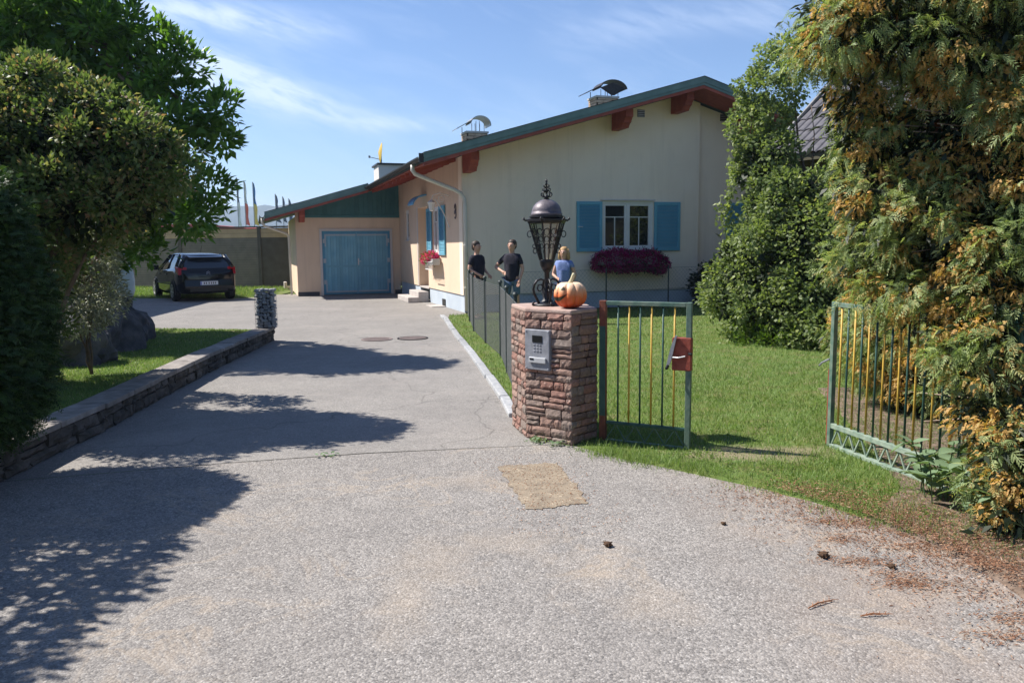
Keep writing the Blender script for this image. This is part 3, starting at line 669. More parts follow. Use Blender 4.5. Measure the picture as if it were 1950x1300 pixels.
for k in range(N):
    mb = MB().tube([lo[k], hi[k]], .0075, 6)
    o_ = Vector((math.cos(2 * PI * k / N), math.sin(2 * PI * k / N), 0))
    for zc, rr in ((.46, .016), (.60, .02), (.50, .012)):
        f = (zc - .385) / .315; rad = .06 + .095 * f; mb.tube([tuple(o_ * (rad + .004 + rr + rr * math.cos(t2)) + Vector((0, 0, zc + rr * 1.3 * math.sin(t2)))) for t2 in np.linspace(PI, -PI * .75, 10)], .0042, 5)
    mb.build('frame_bar', 'iron_black', lt)
for k in range(N):
    p, q = Vector(lo[k]), Vector(lo[(k + 1) % N]); p2, q2 = Vector(hi[k]), Vector(hi[(k + 1) % N])
    mb = MB().tube([(p + q) / 2, (p2 + q2) / 2], .004, 5)
    for f in (.36, .55, .74):
        a, b = p.lerp(p2, f), q.lerp(q2, f); mdl = (a + b) / 2; w_ = (b - a).length; ux = (b - a).normalized(); uz = ((p2 + q2) / 2 - (p + q) / 2).normalized()
        for sg in (-1, 1):
            cc = mdl + ux * sg * w_ * .24; mb.tube([tuple(cc + ux * w_ * .19 * math.cos(t2) * sg + uz * w_ * .22 * math.sin(t2)) for t2 in np.linspace(-.6, 4.4, 12)], .0034, 5)
    mb.build('filigree', 'iron_black', lt)
    e = .0015; MB().add([p * .985, q * .985, q2 * .985 + Vector((0, 0, .01)), p2 * .985 + Vector((0, 0, .01))], [(0, 1, 2, 3)]).build('pane', 'lamp_glass', lt)
mb = MB()
for a, b in zip(hi, hi[1:] + hi[:1]): mb.tube([a, b], .012, 6)
mb.lathe([(.165, .70), (.178, .708), (.178, .722), (.15, .726), (.135, .735)], 6); mb.build('rim', 'iron_black', lt)
for k in range(N):
    a = 2 * PI * k / N; mb = MB().tube([(.16 * math.cos(a), .16 * math.sin(a), .712), (.185 * math.cos(a), .185 * math.sin(a), .712), (.198 * math.cos(a), .198 * math.sin(a), .722)], [.009, .008, .004], 6)
    mb.lathe([(.003, -.012), (.011, 0), (.003, .014)], 8, (.198 * math.cos(a), .198 * math.sin(a), .726)); mb.build('corner_knob', 'iron_black', lt)
prof = [(.130, .742), (.133, .765), (.130, .772)] + [(.126 * math.cos(x), .772 + .116 * math.sin(x)) for x in np.linspace(0, 1.40, 9)]
MB().lathe(prof, 28).build('dome', 'dome_purple', lt, smooth=True)
MB().lathe([(.145, .735), (.145, .748), (.13, .75)], 28).build('dome_band', 'iron_black', lt)
mb = MB().lathe([(.025, .885), (.018, .90), (.022, .91), (.010, .92), (.008, .95), (.016, .96), (.008, .97), (.006, 1.0), (.013, 1.01), (.006, 1.02), (.012, 1.035), (.002, 1.055)], 12)
for k in range(5):
    a = 2 * PI * k / 5
    for z, s in ((.905, 1.0), (.95, .7), (.985, .5)):
        mb.tube([((.008 + s * .04 * math.sin(t2)) * math.cos(a), (.008 + s * .04 * math.sin(t2)) * math.sin(a), z + s * .022 * (1 - math.cos(t2))) for t2 in np.linspace(0, 3.6, 9)], .0042 * s + .001, 5)
mb.build('finial', 'iron_black', lt, smooth=True)

# ---- pumpkin lantern
pk = thing('carved_pumpkin', 'orange and bleached pumpkin with a grinning carved face beside the lantern', 'pumpkin', (.475, 6.36, 1.092), math.radians(214))
PR, PH = .137, .108
def pump(th, ph, off=0):
    rib = 1 - .15 * (1 - abs(math.sin(5 * th)) ** .5); r_ = (PR + off) * (math.cos(ph) ** .72) * rib
    return (r_ * math.cos(th), r_ * math.sin(th), PH + (PH - .018 * (1 if ph > 1.2 else 0)) * math.sin(ph) * (1 + off * 3))
mb = MB(); n1, n2 = 90, 18
phs = [(-PI / 2 + .12) + (PI - .24) * j / n2 for j in range(n2 + 1)]
vs = [pump(2 * PI * i / n1, p) for p in phs for i in range(n1)]
mb.add(vs, [(j * n1 + i, j * n1 + (i + 1) % n1, (j + 1) * n1 + (i + 1) % n1, (j + 1) * n1 + i) for j in range(n2) for i in range(n1)] + [tuple(range(n1 - 1, -1, -1)), tuple(range(n2 * n1, (n2 + 1) * n1))])
mb.build('skin', 'pumpkin_skin', pk, smooth=True)
def patch(name, m, fn, nu=14, nv=4, off=.003):
    vs = [pump(*fn(i / nu, j / nv), off) for j in range(nv + 1) for i in range(nu + 1)]
    MB().add(vs, [(j * (nu + 1) + i, j * (nu + 1) + i + 1, (j + 1) * (nu + 1) + i + 1, (j + 1) * (nu + 1) + i) for j in range(nv) for i in range(nu)]).build(name, m, pk)
patch('mouth', 'pumpkin_dark', lambda a, b: ((a - .5) * 1.45, -.16 + 1.25 * (a - .5) ** 2 - (1 - (2 * a - 1) ** 2) * .30 * b))
patch('lip', 'pumpkin_red', lambda a, b: ((a - .5) * 1.45, -.13 + 1.25 * (a - .5) ** 2 - .04 * b), 14, 1, .004)
for s in (-1, 1): patch('eye', 'pumpkin_dark', lambda a, b, s=s: (s * .42 + (a - .5) * .30 * (1 - b * .7), .42 + b * .26), 5, 3)
patch('nose', 'pumpkin_red', lambda a, b: ((a - .5) * .18 * (1 - b * .8), .10 + b * .13), 3, 3)
MB().tube([(0, 0, .195), (-.004, .004, .215), (-.010, .010, .238), (-.018, .014, .262), (-.022, .022, .275)], [.026, .017, .013, .013, .015], 9).build('stem', 'stem', pk, smooth=True)

# ------------------------------------------------------------------ gates
def place_line(o, a, b):
    o.location = (*a, 0); o.rotation_euler.z = math.atan2(b[1] - a[1], b[0] - a[0])
def zigzag(mb, x0, x1, z0, z1, n, r=.0055):
    for i in range(n):
        a, m_, b = x0 + (x1 - x0) * i / n, x0 + (x1 - x0) * (i + .5) / n, x0 + (x1 - x0) * (i + 1) / n
        mb.tube([(a, 0, z0), (m_, 0, z1)], r, 4); mb.tube([(m_, 0, z1), (b, 0, z0)], r, 4)
g1 = thing('garden_gate', 'small green metal gate leaf with yellow and green bars fixed to the stone pillar', 'gate', (0, 0, 0), 0, 'metal garden gate leaves')
place_line(g1, (.735, 6.30), (1.36, 5.98)); GL = .70
MB().box(-.028, .028, -.02, .02, .0, 1.155).build('hinge_post', 'rust_red', g1, bevel=.004)
MB().box(-.026, .026, -.0215, .0215, .22, .95).build('hinge_post_sleeve', 'gate_darkgreen', g1)
MB().box(GL - .024, GL + .018, -.02, .02, -.02, 1.155).build('end_post', 'gate_green', g1, bevel=.004)
MB().box(.03, GL - .026, -.018, .018, 1.118, 1.152).build('top_rail', 'gate_green', g1, bevel=.004)
MB().box(.03, GL - .026, -.014, .014, .155, .178).build('middle_rail', 'gate_darkgreen', g1, bevel=.003)
MB().box(.03, GL - .026, -.014, .014, .005, .028).build('bottom_rail', 'gate_green', g1, bevel=.003)
for i in range(6):
    x = .035 + (GL - .06) * (i + 1) / 7
    MB().tube([(x, 0, .178), (x, 0, 1.12)], .0078, 8).build('bar', 'gate_yellow' if i % 2 else 'gate_darkgreen', g1, smooth=True)
mb = MB(); zigzag(mb, .03, GL - .026, .03, .155, 4, .0045); mb.build('lattice', 'gate_green', g1)
lb = MB().box(GL - .128, GL + .021, -.030, .030, .63, .885).build('lock_case', 'lock_red', g1, bevel=.006)
MB().prism([(GL - .135, .80), (GL - .10, .90), (GL - .085, .90), (GL - .13, .70), (GL - .15, .66), (GL - .165, .67)], 'y', -.050, -.033).build('cover_flap', 'aluminium', lb)
MB().tube([(GL - .155, -.045, .665), (GL - .158, -.07, .645)], .012, 8).build('flap_knob', 'black_plastic', lb)
MB().tube([(GL - .13, -.042, .733), (GL - .07, -.055, .733), (GL - .02, -.045, .745)], .0055, 6).build('handle', 'aluminium_light', lb)
MB().tube([(GL + .005, -.04, .765), (GL + .03, -.045, .765)], .011, 8).build('latch', 'black_plastic', lb)

g2 = thing('garden_gate', 'wide green metal gate leaf with yellow and green bars half swallowed by the golden conifer', 'gate', (0, 0, 0), 0, 'metal garden gate leaves')
place_line(g2, (2.48, 6.02), (2.86, 4.40)); GW = 1.665
MB().box(-.022, .018, -.018, .018, -.01, 1.145).build('end_post', 'gate_green', g2, bevel=.004, rotz=0)
MB().box(-.034, -.024, -.016, .016, .03, .62).build('lock_strip', 'lock_red', g2)
MB().box(GW - .02, GW + .03, -.025, .025, -.02, 1.2).build('hinge_post', 'gate_darkgreen', g2, bevel=.004)
MB().box(.02, GW - .022, -.016, .016, 1.108, 1.142).build('top_rail', 'gate_green', g2, bevel=.004)
MB().box(.02, GW - .022, -.018, .018, .165, .203).build('middle_rail', 'gate_pale', g2, bevel=.003)
MB().box(.02, GW - .022, -.022, .022, -.008, .042).build('bottom_rail', 'gate_pale', g2, bevel=.003)
for i in range(20):
    x = .02 + (GW - .04) * (i + .85) / 20.5
    MB().tube([(x, .0, .203), (x, .0, 1.11)], .0078, 8).build('bar', 'gate_darkgreen' if i % 2 else 'gate_yellow', g2, smooth=True)
mb = MB(); zigzag(mb, .02, GW - .022, .040, .168, 12, .0075); mb.build('lattice', 'gate_pale', g2)
MB().tube([(-.02, -.02, .70), (-.10, -.03, .66), (-.13, -.03, .635)], .0075, 6).build('handle', 'aluminium', g2)

# ------------------------------------------------------------------ chain link fences
def linkfence(label, pts, h, posts, cell=.06, group='wire mesh fences', r=.0021, postr=.021, finial=True):
    f = thing('mesh_fence', label, 'fence', (0, 0, 0), 0, group); mb = MB()
    segs = list(zip(pts, pts[1:]))
    for (a, b) in segs:
        L = math.hypot(b[0] - a[0], b[1] - a[1]); A = Vector((*a, 0)); d = (Vector((*b, 0)) - A) / L; n = int((L + h) / cell)
        for i in range(n):
            s = -h + i * cell
            for sg in (1, -1):
                q0, q1 = (s, .03), (s + h, h)
                x0, x1 = max(q0[0], 0), min(q1[0], L)
                if x1 <= x0: continue
                z0 = .03 + (x0 - q0[0]) * (h - .03) / h; z1 = .03 + (x1 - q0[0]) * (h - .03) / h
                if sg < 0: z0, z1 = h + .03 - z0, h + .03 - z1
                p0, p1 = A + d * x0, A + d * x1; p0.z, p1.z = z0, z1; mb.tube([p0, p1], r, 3, cap=False)
    o = mb.build('wire_mesh', 'wire', f); o['kind'] = 'stuff'
    mb = MB()
    for (a, b) in segs:
        for z in (.05, h / 2, h): mb.tube([(*a, z), (*b, z)], .0028, 5)
    mb.build('tension_wires', 'wire', f)
    for (x, y) in posts:
        mb = MB().tube([(x, y, -.02), (x, y, h + .05)], postr, 10)
        if finial: mb.lathe([(.028, 0), (.030, .02), (.018, .04)], 10, (x, y, h + .05))
        mb.build('post', 'post_green', f)
linkfence('dark wire mesh fence running from the stone pillar to the house corner', [(.10, 7.1), (-.16, 11.2), (-.43, 12.8), (-.71, 14.64), (-1.02, 18.2)], 1.02,
          [(.04, 8.3), (-.06, 9.7), (-.16, 11.2), (-.43, 12.8), (-.71, 14.64), (-.88, 16.5)])
linkfence('thin wire fence across the lawn in front of the shaded gable wall', [(.25, 17.2), (2.2, 18.3), (4.15, 19.6), (5.6, 20.4)], 1.02, [(2.2, 18.3), (3.86, 19.4), (5.6, 20.4)], cell=.11, r=.0014, postr=.016, finial=False)

# ------------------------------------------------------------------ house
H = thing('bungalow', 'cream and pink bungalow with teal edged roof, blue shutters and built-on garage', 'house', tuple(HC), math.radians(18))
RS = .2855; RZ = 3.43                                    # roof underside height at the eave (u = -1.11), slope
def under(u): return RZ + (u + 1.11) * RS if u < 5.79 else RZ + 6.9 * RS - (u - 5.79) * RS
RV0, RV1, GV0 = -1.10, 14.0, 7.5
def wallpiece(mb, axis, u0, u1, z0, z1, a, b, slope=False):
    if slope: poly = [(u0, z0), (u1, z0), (u1, under(u1) - .055), (u0, under(u0) - .055)]
    else: poly = [(u0, z0), (u1, z0), (u1, z1), (u0, z1)]
    mb.prism(poly, axis, a, b)
# gable wall with the window opening (u 3.6-5.08, z 1.47-2.66)
g = MB(); T = .32
wallpiece(g, 'y', 0, 3.62, .42, 0, 0, T, True); wallpiece(g, 'y', 5.06, 5.79, .42, 0, 0, T, True); wallpiece(g, 'y', 5.79, 6.38, .42, 0, 0, T, True)
wallpiece(g, 'y', 3.62, 5.06, .42, 1.46, 0, T); g.prism([(3.62, 2.68), (5.06, 2.68), (5.06, under(5.06) - .055), (3.62, under(3.62) - .055)], 'y', 0, T)
g.build('gable_wall', 'plaster_cream', H)
g = MB(); wallpiece(g, 'y', 6.38, 7.9, .42, 0, .14, T, True); wallpiece(g, 'y', 9.1, 11.6, .42, 0, .14, T, True); wallpiece(g, 'y', 7.9, 9.1, .42, 1.46, .14, T); g.prism([(7.9, 2.68), (9.1, 2.68), (9.1, under(9.1) - .055), (7.9, under(7.9) - .055)], 'y', .14, T)
g.build('gable_wall', 'plaster_cream', H)
# side wall (u = 0): window v 2.35-3.30, door niche v 3.95-5.27, small window v 6.7-7.35
s_ = MB(); top = under(0) - .055
for (v0, v1, z0, z1) in ((T + .001, 2.35, .42, top), (2.35, 3.30, .42, 1.40), (2.35, 3.30, 2.66, top), (3.30, 3.95, .42, top), (3.95, 5.27, 2.72, top), (5.27, 6.75, .42, top), (6.75, 7.35, .42, 1.80), (6.75, 7.35, 2.75, top), (7.35, 13.6, .42, top)):
    s_.box(0, .30, v0, v1, z0, z1)
s_.build('side_wall', 'plaster_pink', H)
MB().box(.9, .95, 3.9, 5.3, .42, 2.8).build('niche_back_wall', 'plaster_pink', H)
MB().box(.3, .9, 5.27, 5.33, .42, 2.8).build('niche_side_wall', 'plaster_pink', H)
MB().box(.3, .9, 3.89, 3.95, .42, 2.8).build('niche_side_wall', 'plaster_pink', H)
MB().box(.0, .9, 3.952, 5.268, .38, .42).build('niche_floor', 'concrete', H)
MB().box(11.3, 11.6, T, 13.6, .42, under(11.6) - .06).build('far_side_wall', 'plaster_cream', H)
MB().box(-.02, 0.0, 5.32, 5.40, .42, 2.75).build('niche_trim', 'cream_trim', H)
MB().box(0, 11.6, 13.6, 13.9, 0, 3.2).build('back_wall', 'plaster_cream', H)
d_ = MB().box(.84, .898, 4.1, 5.1, .42, 2.5).build('entrance_door', 'door_wood', H, bevel=.01)
for k in range(2): MB().box(.825, .838, 4.2 + k * .45, 4.55 + k * .45, .6, 2.3).build('door_panel', 'door_wood', d_, bevel=.008)
# plinth
mb = MB().box(.03, 6.35, .03, .30, 0, .419).box(.03, .30, .30, 3.95, 0, .419).box(6.35, 11.57, .17, .4, 0, .419); mb.build('plinth', 'plinth_blue', H)
MB().box(.03, .30, 5.27, 8.5, 0, .419).build('plinth', 'plinth_blue', H)
MB().box(-.30, .0, 4.0, 5.4, .0, .30).build('step', 'concrete', H, bevel=.012)
MB().box(-.62, -.302, 3.9, 5.6, .0, .15).build('step', 'concrete', H, bevel=.012)
MB().box(-.36, .028, 1.95, 2.7, .0, .02).build('vent_slab', 'concrete', H)
MB().box(.012, .028, 2.0, 2.35, .03, .20).build('cellar_vent', 'interior', H)
# roof
def slab(u0, u1, v0, v1, dz0, dz1, name, m, par=H, bev=0):
    return MB().prism([(u0, under(u0) + dz0), (u1, under(u1) + dz0), (u1, under(u1) + dz1), (u0, under(u0) + dz1)], 'y', v0, v1).build(name, m, par, bevel=bev)
rf = slab(-1.11, 5.79, RV0, RV1, .0, .165, 'roof', 'roof_metal'); slab(5.79, 12.7, RV0, RV1, .0, .165, 'roof_slope', 'roof_metal', rf)
slab(-4.35, -1.112, GV0, RV1, .0, .165, 'roof_slope', 'roof_metal', rf)
for (u0, u1, v) in ((-1.13, 5.79, RV0), (5.79, 12.72, RV0), (-4.37, -1.15, GV0)):
    slab(u0, u1, v - .035, v - .003, .055, .19, 'upper_fascia', 'roof_teal'); slab(u0, u1, v - .022, v - .003, -.01, .052, 'lower_fascia', 'roof_teal')
    slab(u0, u1, v - .012, v + .03, -.085, -.014, 'barge_board', 'soffit_red'); slab(u0, u1, v - .05, v + .12, .192, .204, 'verge_flashing', 'metal_dark')
# soffit boards run along the slope, lapped side by side
for (u0, u1, v0, v1) in ((-1.09, 5.785, RV0 + .04, -.01), (5.795, 12.6, RV0 + .04, -.01), (-4.30, -1.12, GV0 + .04, 8.47), (-1.09, -.01, .0, 8.45)):
    n = max(1, round((v1 - v0) / .155)); w_ = (v1 - v0) / n
    for k in range(n): slab(u0, u1, v0 + k * w_ + .003, v0 + (k + 1) * w_ - .003, -.035, -.004, 'soffit_board', 'soffit_red')
# rafter tails seen along the side eave
for k in range(12): slab(-1.0, -.01, .5 + k * .65, .58 + k * .65, -.13, -.037, 'rafter', 'soffit_red')
# purlins with stepped, rounded ends
def purlin(u, w_, v0, v1, hgt, m='purlin_red'):
    z = under(u - w_ / 2 if u < 5.79 else u + w_ / 2) - .037
    P_ = [(v1, z), (v0, z), (v0, z - hgt * .45), (v0 + .05, z - hgt * .50), (v0 + .09, z - hgt * .62), (v0 + .10, z - hgt * .72), (v0 + .17, z - hgt * .78), (v0 + .22, z - hgt * .92), (v0 + .24, z - hgt), (v1, z - hgt)]
    MB().prism(P_, 'x', u - w_ / 2, u + w_ / 2).build('purlin', m, H, bevel=.008)
for u in (.12, 3.97, 5.62, 7.6, 11.4): purlin(u, .20, -.80, .0, .42)
purlin(-3.22, .17, 7.75, 8.45, .36)
# gutters and pipes
def gutter(p0, p1, r_=.075):
    mb = MB(); a, b = Vector(p0), Vector(p1); n = 8; vs = []
    for p in (a, b):
        for k in range(n + 1):
            an = PI + PI * k / n; vs.append((p.x + r_ * math.cos(an), p.y, p.z + r_ * math.sin(an)))
        for k in range(n, -1, -1):
            an = PI + PI * k / n; vs.append((p.x + (r_ - .008) * math.cos(an), p.y, p.z + (r_ - .008) * math.sin(an)))
    q = 2 * (n + 1); fs = [(i, (i + 1) % q, (i + 1) % q + q, i + q) for i in range(q)] + [tuple(range(q)), tuple(range(2 * q - 1, q - 1, -1))]
    mb.add(vs, fs); mb.build('gutter', 'gutter_dark', H)
gutter((-1.20, -1.15, 3.52), (-1.20, 7.46, 3.50)); gutter((-4.44, 7.42, 2.60), (-4.44, 14, 2.58)); gutter((12.8, -1.15, 3.45), (12.8, 14, 3.45))
MB().box(-1.24, -1.14, -1.17, -1.12, 3.40, 3.60).build('gutter_end', 'gutter_dark', H)
MB().tube([(-1.20, -.20, 3.44), (-1.20, -.20, 3.32), (-1.14, -.19, 3.24), (-.98, -.18, 3.18), (-.20, -.12, 2.90), (-.05, -.10, 2.82), (.03, -.09, 2.70), (.05, -.09, 2.55), (.05, -.09, .05)], .048, 12).build('downpipe', 'pipe_cream', H, smooth=True)
for z in (.6, 1.6, 2.5): MB().lathe([(.056, 0), (.056, .025)], 12, (.05, -.09, z)).build('pipe_clip', 'pipe_cream', H)
MB().tube([(-4.44, 7.7, 2.52), (-4.44, 7.7, 2.36), (-4.38, 7.75, 2.28), (-3.78, 8.35, 2.08), (-3.66, 8.55, 2.02), (-3.62, 8.72, 1.94), (-3.60, 8.72, .05)], .04, 10).build('downpipe', 'pipe_cream', H, smooth=True)
# garage
GU0 = -3.40
g = MB(); g.prism([(GU0, .0), (-2.66, .0), (-2.66, 2.56), (GU0, 2.56)], 'y', 8.5, 8.75)
g.box(-.26, -.002, 8.5, 8.75, 0, 2.56); g.box(-2.66, -.26, 8.5, 8.75, 2.17, 2.56)
g.prism([(8.752, 0), (14, 0), (14, 2.60), (8.752, 2.60)], 'x', GU0, GU0 + .2); g.build('garage_wall', 'plaster_pink', H)
MB().box(GU0 - .012, -2.72, 8.487, 8.497, 0, .14).build('garage_plinth', 'plinth_dark', H); MB().box(-.2, -.002, 8.487, 8.497, 0, .14).build('garage_plinth', 'plinth_dark', H)
n = 21
for k in range(n):
    a = -3.12 + 3.12 * k / n; b = a + 3.12 / n - .006
    zt = lambda u: under(u) - .05
    MB().prism([(a, 2.66), (b, 2.66), (b, max(zt(b), 2.665)), (a, max(zt(a), 2.665))], 'y', 8.47, 8.50).build('gable_board', 'teal_panel', H)
MB().prism([(GU0, 2.56), (-3.12, 2.56), (-3.12, under(-3.12) - .05), (GU0, under(GU0) - .05)], 'y', 8.5, 8.75).build('garage_wall_top', 'plaster_pink', H)
MB().box(-3.12, -.002, 8.455, 8.50, 2.56, 2.655).build('gable_rail', 'teal_panel', H, bevel=.006)
MB().prism([(-3.1, 2.57), (-.01, 2.57), (-.01, under(0) - .07), (-3.1, under(-3.1) - .06)], 'y', 8.505, 8.7).build('gable_backing', 'teal_panel', H)
# garage door
gd = MB().box(-2.66, -2.585, 8.46, 8.56, 0, 2.20).box(-.335, -.26, 8.46, 8.56, 0, 2.20).box(-2.585, -.335, 8.46, 8.56, 2.13, 2.20).build('garage_door', 'cream_trim', H)
MB().box(-2.585, -.335, 8.52, 8.56, .03, 2.13).build('door_frame', 'door_blue_dark', gd)
for s, (a0, a1) in enumerate(((-2.50, -1.48), (-1.44, -.42))):
    n = 11
    for k in range(n):
        a = a0 + (a1 - a0) * k / n; MB().box(a + .004, a + (a1 - a0) / n - .004, 8.492, 8.515, .09, 2.04).build('door_board', 'door_blue', gd, bevel=.004)
    MB().box(a0, a1, 8.478, 8.49, 1.97, 2.02).build('top_strap', 'greyed_white', gd); MB().box(a0, a1, 8.478, 8.49, .10, .15).build('bottom_strap', 'greyed_white', gd)
    e0, e1 = (a0, a0 + .045) if s == 0 else (a1 - .045, a1)
    MB().box(e0, e1, 8.474, 8.477, 1.62, 2.02).build('corner_strap', 'greyed_white', gd); MB().box(e0, e1, 8.474, 8.477, .10, .50).build('corner_strap', 'greyed_white', gd)
    for z in (.45, 1.15, 1.8): MB().box(*((a0 - .06, a0 + .03) if s == 0 else (a1 - .03, a1 + .06)), 8.466, 8.473, z - .07, z + .07).build('hinge', 'greyed_white', gd)
    MB().box(a0, a1, 8.482, 8.491, .93, 1.0).build('mid_rail', 'door_blue', gd)
MB().box(-1.475, -1.445, 8.48, 8.515, .05, 2.08).build('meeting_strip', 'door_blue', gd)
MB().box(-1.43, -1.395, 8.466, 8.48, 1.0, 1.22).build('lock_plate', 'aluminium_light', gd); MB().tube([(-1.41, 8.47, 1.12), (-1.41, 8.42, 1.12), (-1.33, 8.42, 1.12)], .011, 8).build('door_handle', 'aluminium_light', gd)

# windows
def window(u0, u1, z0, z1, face, axis='y', label=None, mull=True):
    """frame mesh with sashes, panes and glazing bars as sub-parts; face = coordinate of the wall face, window sits 8 cm behind"""
    def bx(mb, a0, a1, b0, b1, c0, c1):
        return mb.box(a0, a1, b0, b1, c0, c1) if axis == 'y' else mb.box(b0, b1, a0, a1, c0, c1)
    f = MB(); d = face
    bx(f, u0, u0 + .07, d + .03, d + .10, z0, z1); bx(f, u1 - .07, u1, d + .03, d + .10, z0, z1); bx(f, u0 + .07, u1 - .07, d + .03, d + .10, z1 - .07, z1); bx(f, u0 + .07, u1 - .07, d + .03, d + .10, z0, z0 + .06)
    wn = f.build('window', 'white_paint', H)
    mids = [(u0 + .07, (u0 + u1) / 2 - .03), ((u0 + u1) / 2 + .03, u1 - .07)] if mull else [(u0 + .07, u1 - .07)]
    if mull: mb = MB(); bx(mb, (u0 + u1) / 2 - .03, (u0 + u1) / 2 + .03, d + .025, d + .10, z0 + .06, z1 - .07); mb.build('mullion', 'white_paint', wn)
    for a, b in mids:
        s = MB(); bx(s, a, a + .045, d + .045, d + .085, z0 + .06, z1 - .07); bx(s, b - .045, b, d + .045, d + .085, z0 + .06, z1 - .07); bx(s, a + .045, b - .045, d + .045, d + .085, z1 - .115, z1 - .07); bx(s, a + .045, b - .045, d + .045, d + .085, z0 + .06, z0 + .105)
        s.build('sash', 'white_paint', wn)
        zc = z1 - .40; mb = MB(); bx(mb, a + .045, b - .045, d + .055, d + .075, zc - .011, zc + .011)
        if mull: bx(mb, (a + b) / 2 - .011, (a + b) / 2 + .011, d + .055, d + .075, z0 + .105, zc - .011)
        mb.build('glazing_bar', 'white_paint', wn)
        mb = MB(); bx(mb, a + .03, b - .03, d + .078, d + .084, z0 + .09, z1 - .10); mb.build('pane', 'glass', wn)
    mb = MB(); bx(mb, u0, u1, d + .30, d + .31, z0, z1); mb.build('dark_room', 'interior', wn)
    mb = MB(); bx(mb, u0 - .03, u1 + .03, d - .03, d + .03, z0 - .03, z0); mb.build('sill', 'cream_trim', wn)
    return wn
def shutter(a0, a1, z0, z1, d, axis='y', bolt=0):
    def bx(mb, x0, x1, y0, y1, c0, c1): return mb.box(x0, x1, y0, y1, c0, c1) if axis == 'y' else mb.box(y0, y1, x0, x1, c0, c1)
    f = MB(); bx(f, a0, a0 + .075, d - .05, d - .012, z0, z1); bx(f, a1 - .075, a1, d - .05, d - .012, z0, z1); bx(f, a0 + .075, a1 - .075, d - .05, d - .012, z1 - .08, z1); bx(f, a0 + .075, a1 - .075, d - .05, d - .012, z0, z0 + .09)
    sh = f.build('shutter', 'shutter_blue', H, bevel=.004); l = MB(); n = 30; hh = (z1 - z0 - .17) / n
    for k in range(n):
        z = z0 + .09 + k * hh
        P_ = [(d - .046, z + .002), (d - .042, z + .002), (d - .018, z + hh), (d - .022, z + hh)]
        if axis == 'y': l.prism(P_, 'x', a0 + .075, a1 - .075)
        else: l.prism(P_, 'y', a0 + .075, a1 - .075)
    l.build('louvres', 'shutter_blue', sh)['kind'] = 'stuff'
    mb = MB(); bx(mb, a0 + .03, a0 + .16, d - .06, d - .051, (z0 + z1) / 2 - .01, (z0 + z1) / 2 + .01)
    if bolt: mb.build('bolt', 'aluminium_light', sh)
    return sh
window(3.62, 5.06, 1.46, 2.68, .0)
shutter(2.92, 3.61, 1.42, 2.66, 0, bolt=1); shutter(5.07, 5.82, 1.42, 2.66, 0)
MB().box(3.58, 5.10, -.03, .02, 2.685, 2.72).build('window_lintel', 'cream_trim', H)
window(7.9, 9.1, 1.46, 2.68, .14); shutter(7.30, 7.89, 1.42, 2.66, .14)
window(2.35, 3.30, 1.40, 2.66, .0, 'x'); shutter(1.70, 2.33, 1.36, 2.64, 0, 'x'); shutter(3.32, 3.90, 1.36, 2.64, 0, 'x')
window(6.75, 7.35, 1.80, 2.75, .0, 'x', mull=False)
for u, z, v in ((4.68, 4.85, 0), (7.16, 4.86, .14)): 
    f = MB().box(u - .10, u + .10, v - .012, v + .0, z - .09, z + .09).build('wall_vent', 'interior', H)
    for k in range(4): MB().box(u - .095, u + .095, v - .022, v - .0125, z - .08 + k * .045, z - .06 + k * .045).build('vent_slat', 'metal_grey', f)
# blue canopy over the door, wall lantern bracket, house number ornament
mb = MB(); pr = [(-.02 - .40 * math.sin(a), 2.72 + .34 * math.cos(a)) for a in np.linspace(0, 1.35, 8)]
mb.prism([(x, z) for x, z in pr] + [(x + .02, z - .03) for x, z in reversed(pr)], 'y', 3.95, 4.75)
mb.build('door_canopy', 'canopy_blue', H)
mb = MB().tube([(-.01, 1.25, 2.85), (-.25, 1.25, 2.92), (-.42, 1.25, 2.86), (-.46, 1.25, 2.74)], .012, 7)
mb.tube([(-.01, 1.25, 2.05), (-.12, 1.25, 2.35), (-.34, 1.25, 2.75)], .014, 6)
mb.tube([(-.2 + .08 * math.cos(a), 1.25, 2.78 + .08 * math.sin(a)) for a in np.linspace(0, 5.5, 12)], .008, 5)
wl = mb.build('wall_lamp_bracket', 'white_paint', H)
MB().lathe([(.03, .16), (.11, .10), (.10, .08), (.09, .07), (.055, -.10), (.02, -.12)], 8, (-.46, 1.25, 2.58)).build('lamp_head', 'white_paint', wl)
mb = MB(); 
for dz in (0, -.26): mb.tube([(-.015, .62 + .07 * math.cos(a), 2.50 + dz * .5 + .11 * math.sin(a)) for a in np.linspace(0, 5.6, 14)], .013, 5)
mb.build('wall_ornament', 'dome_purple', H)
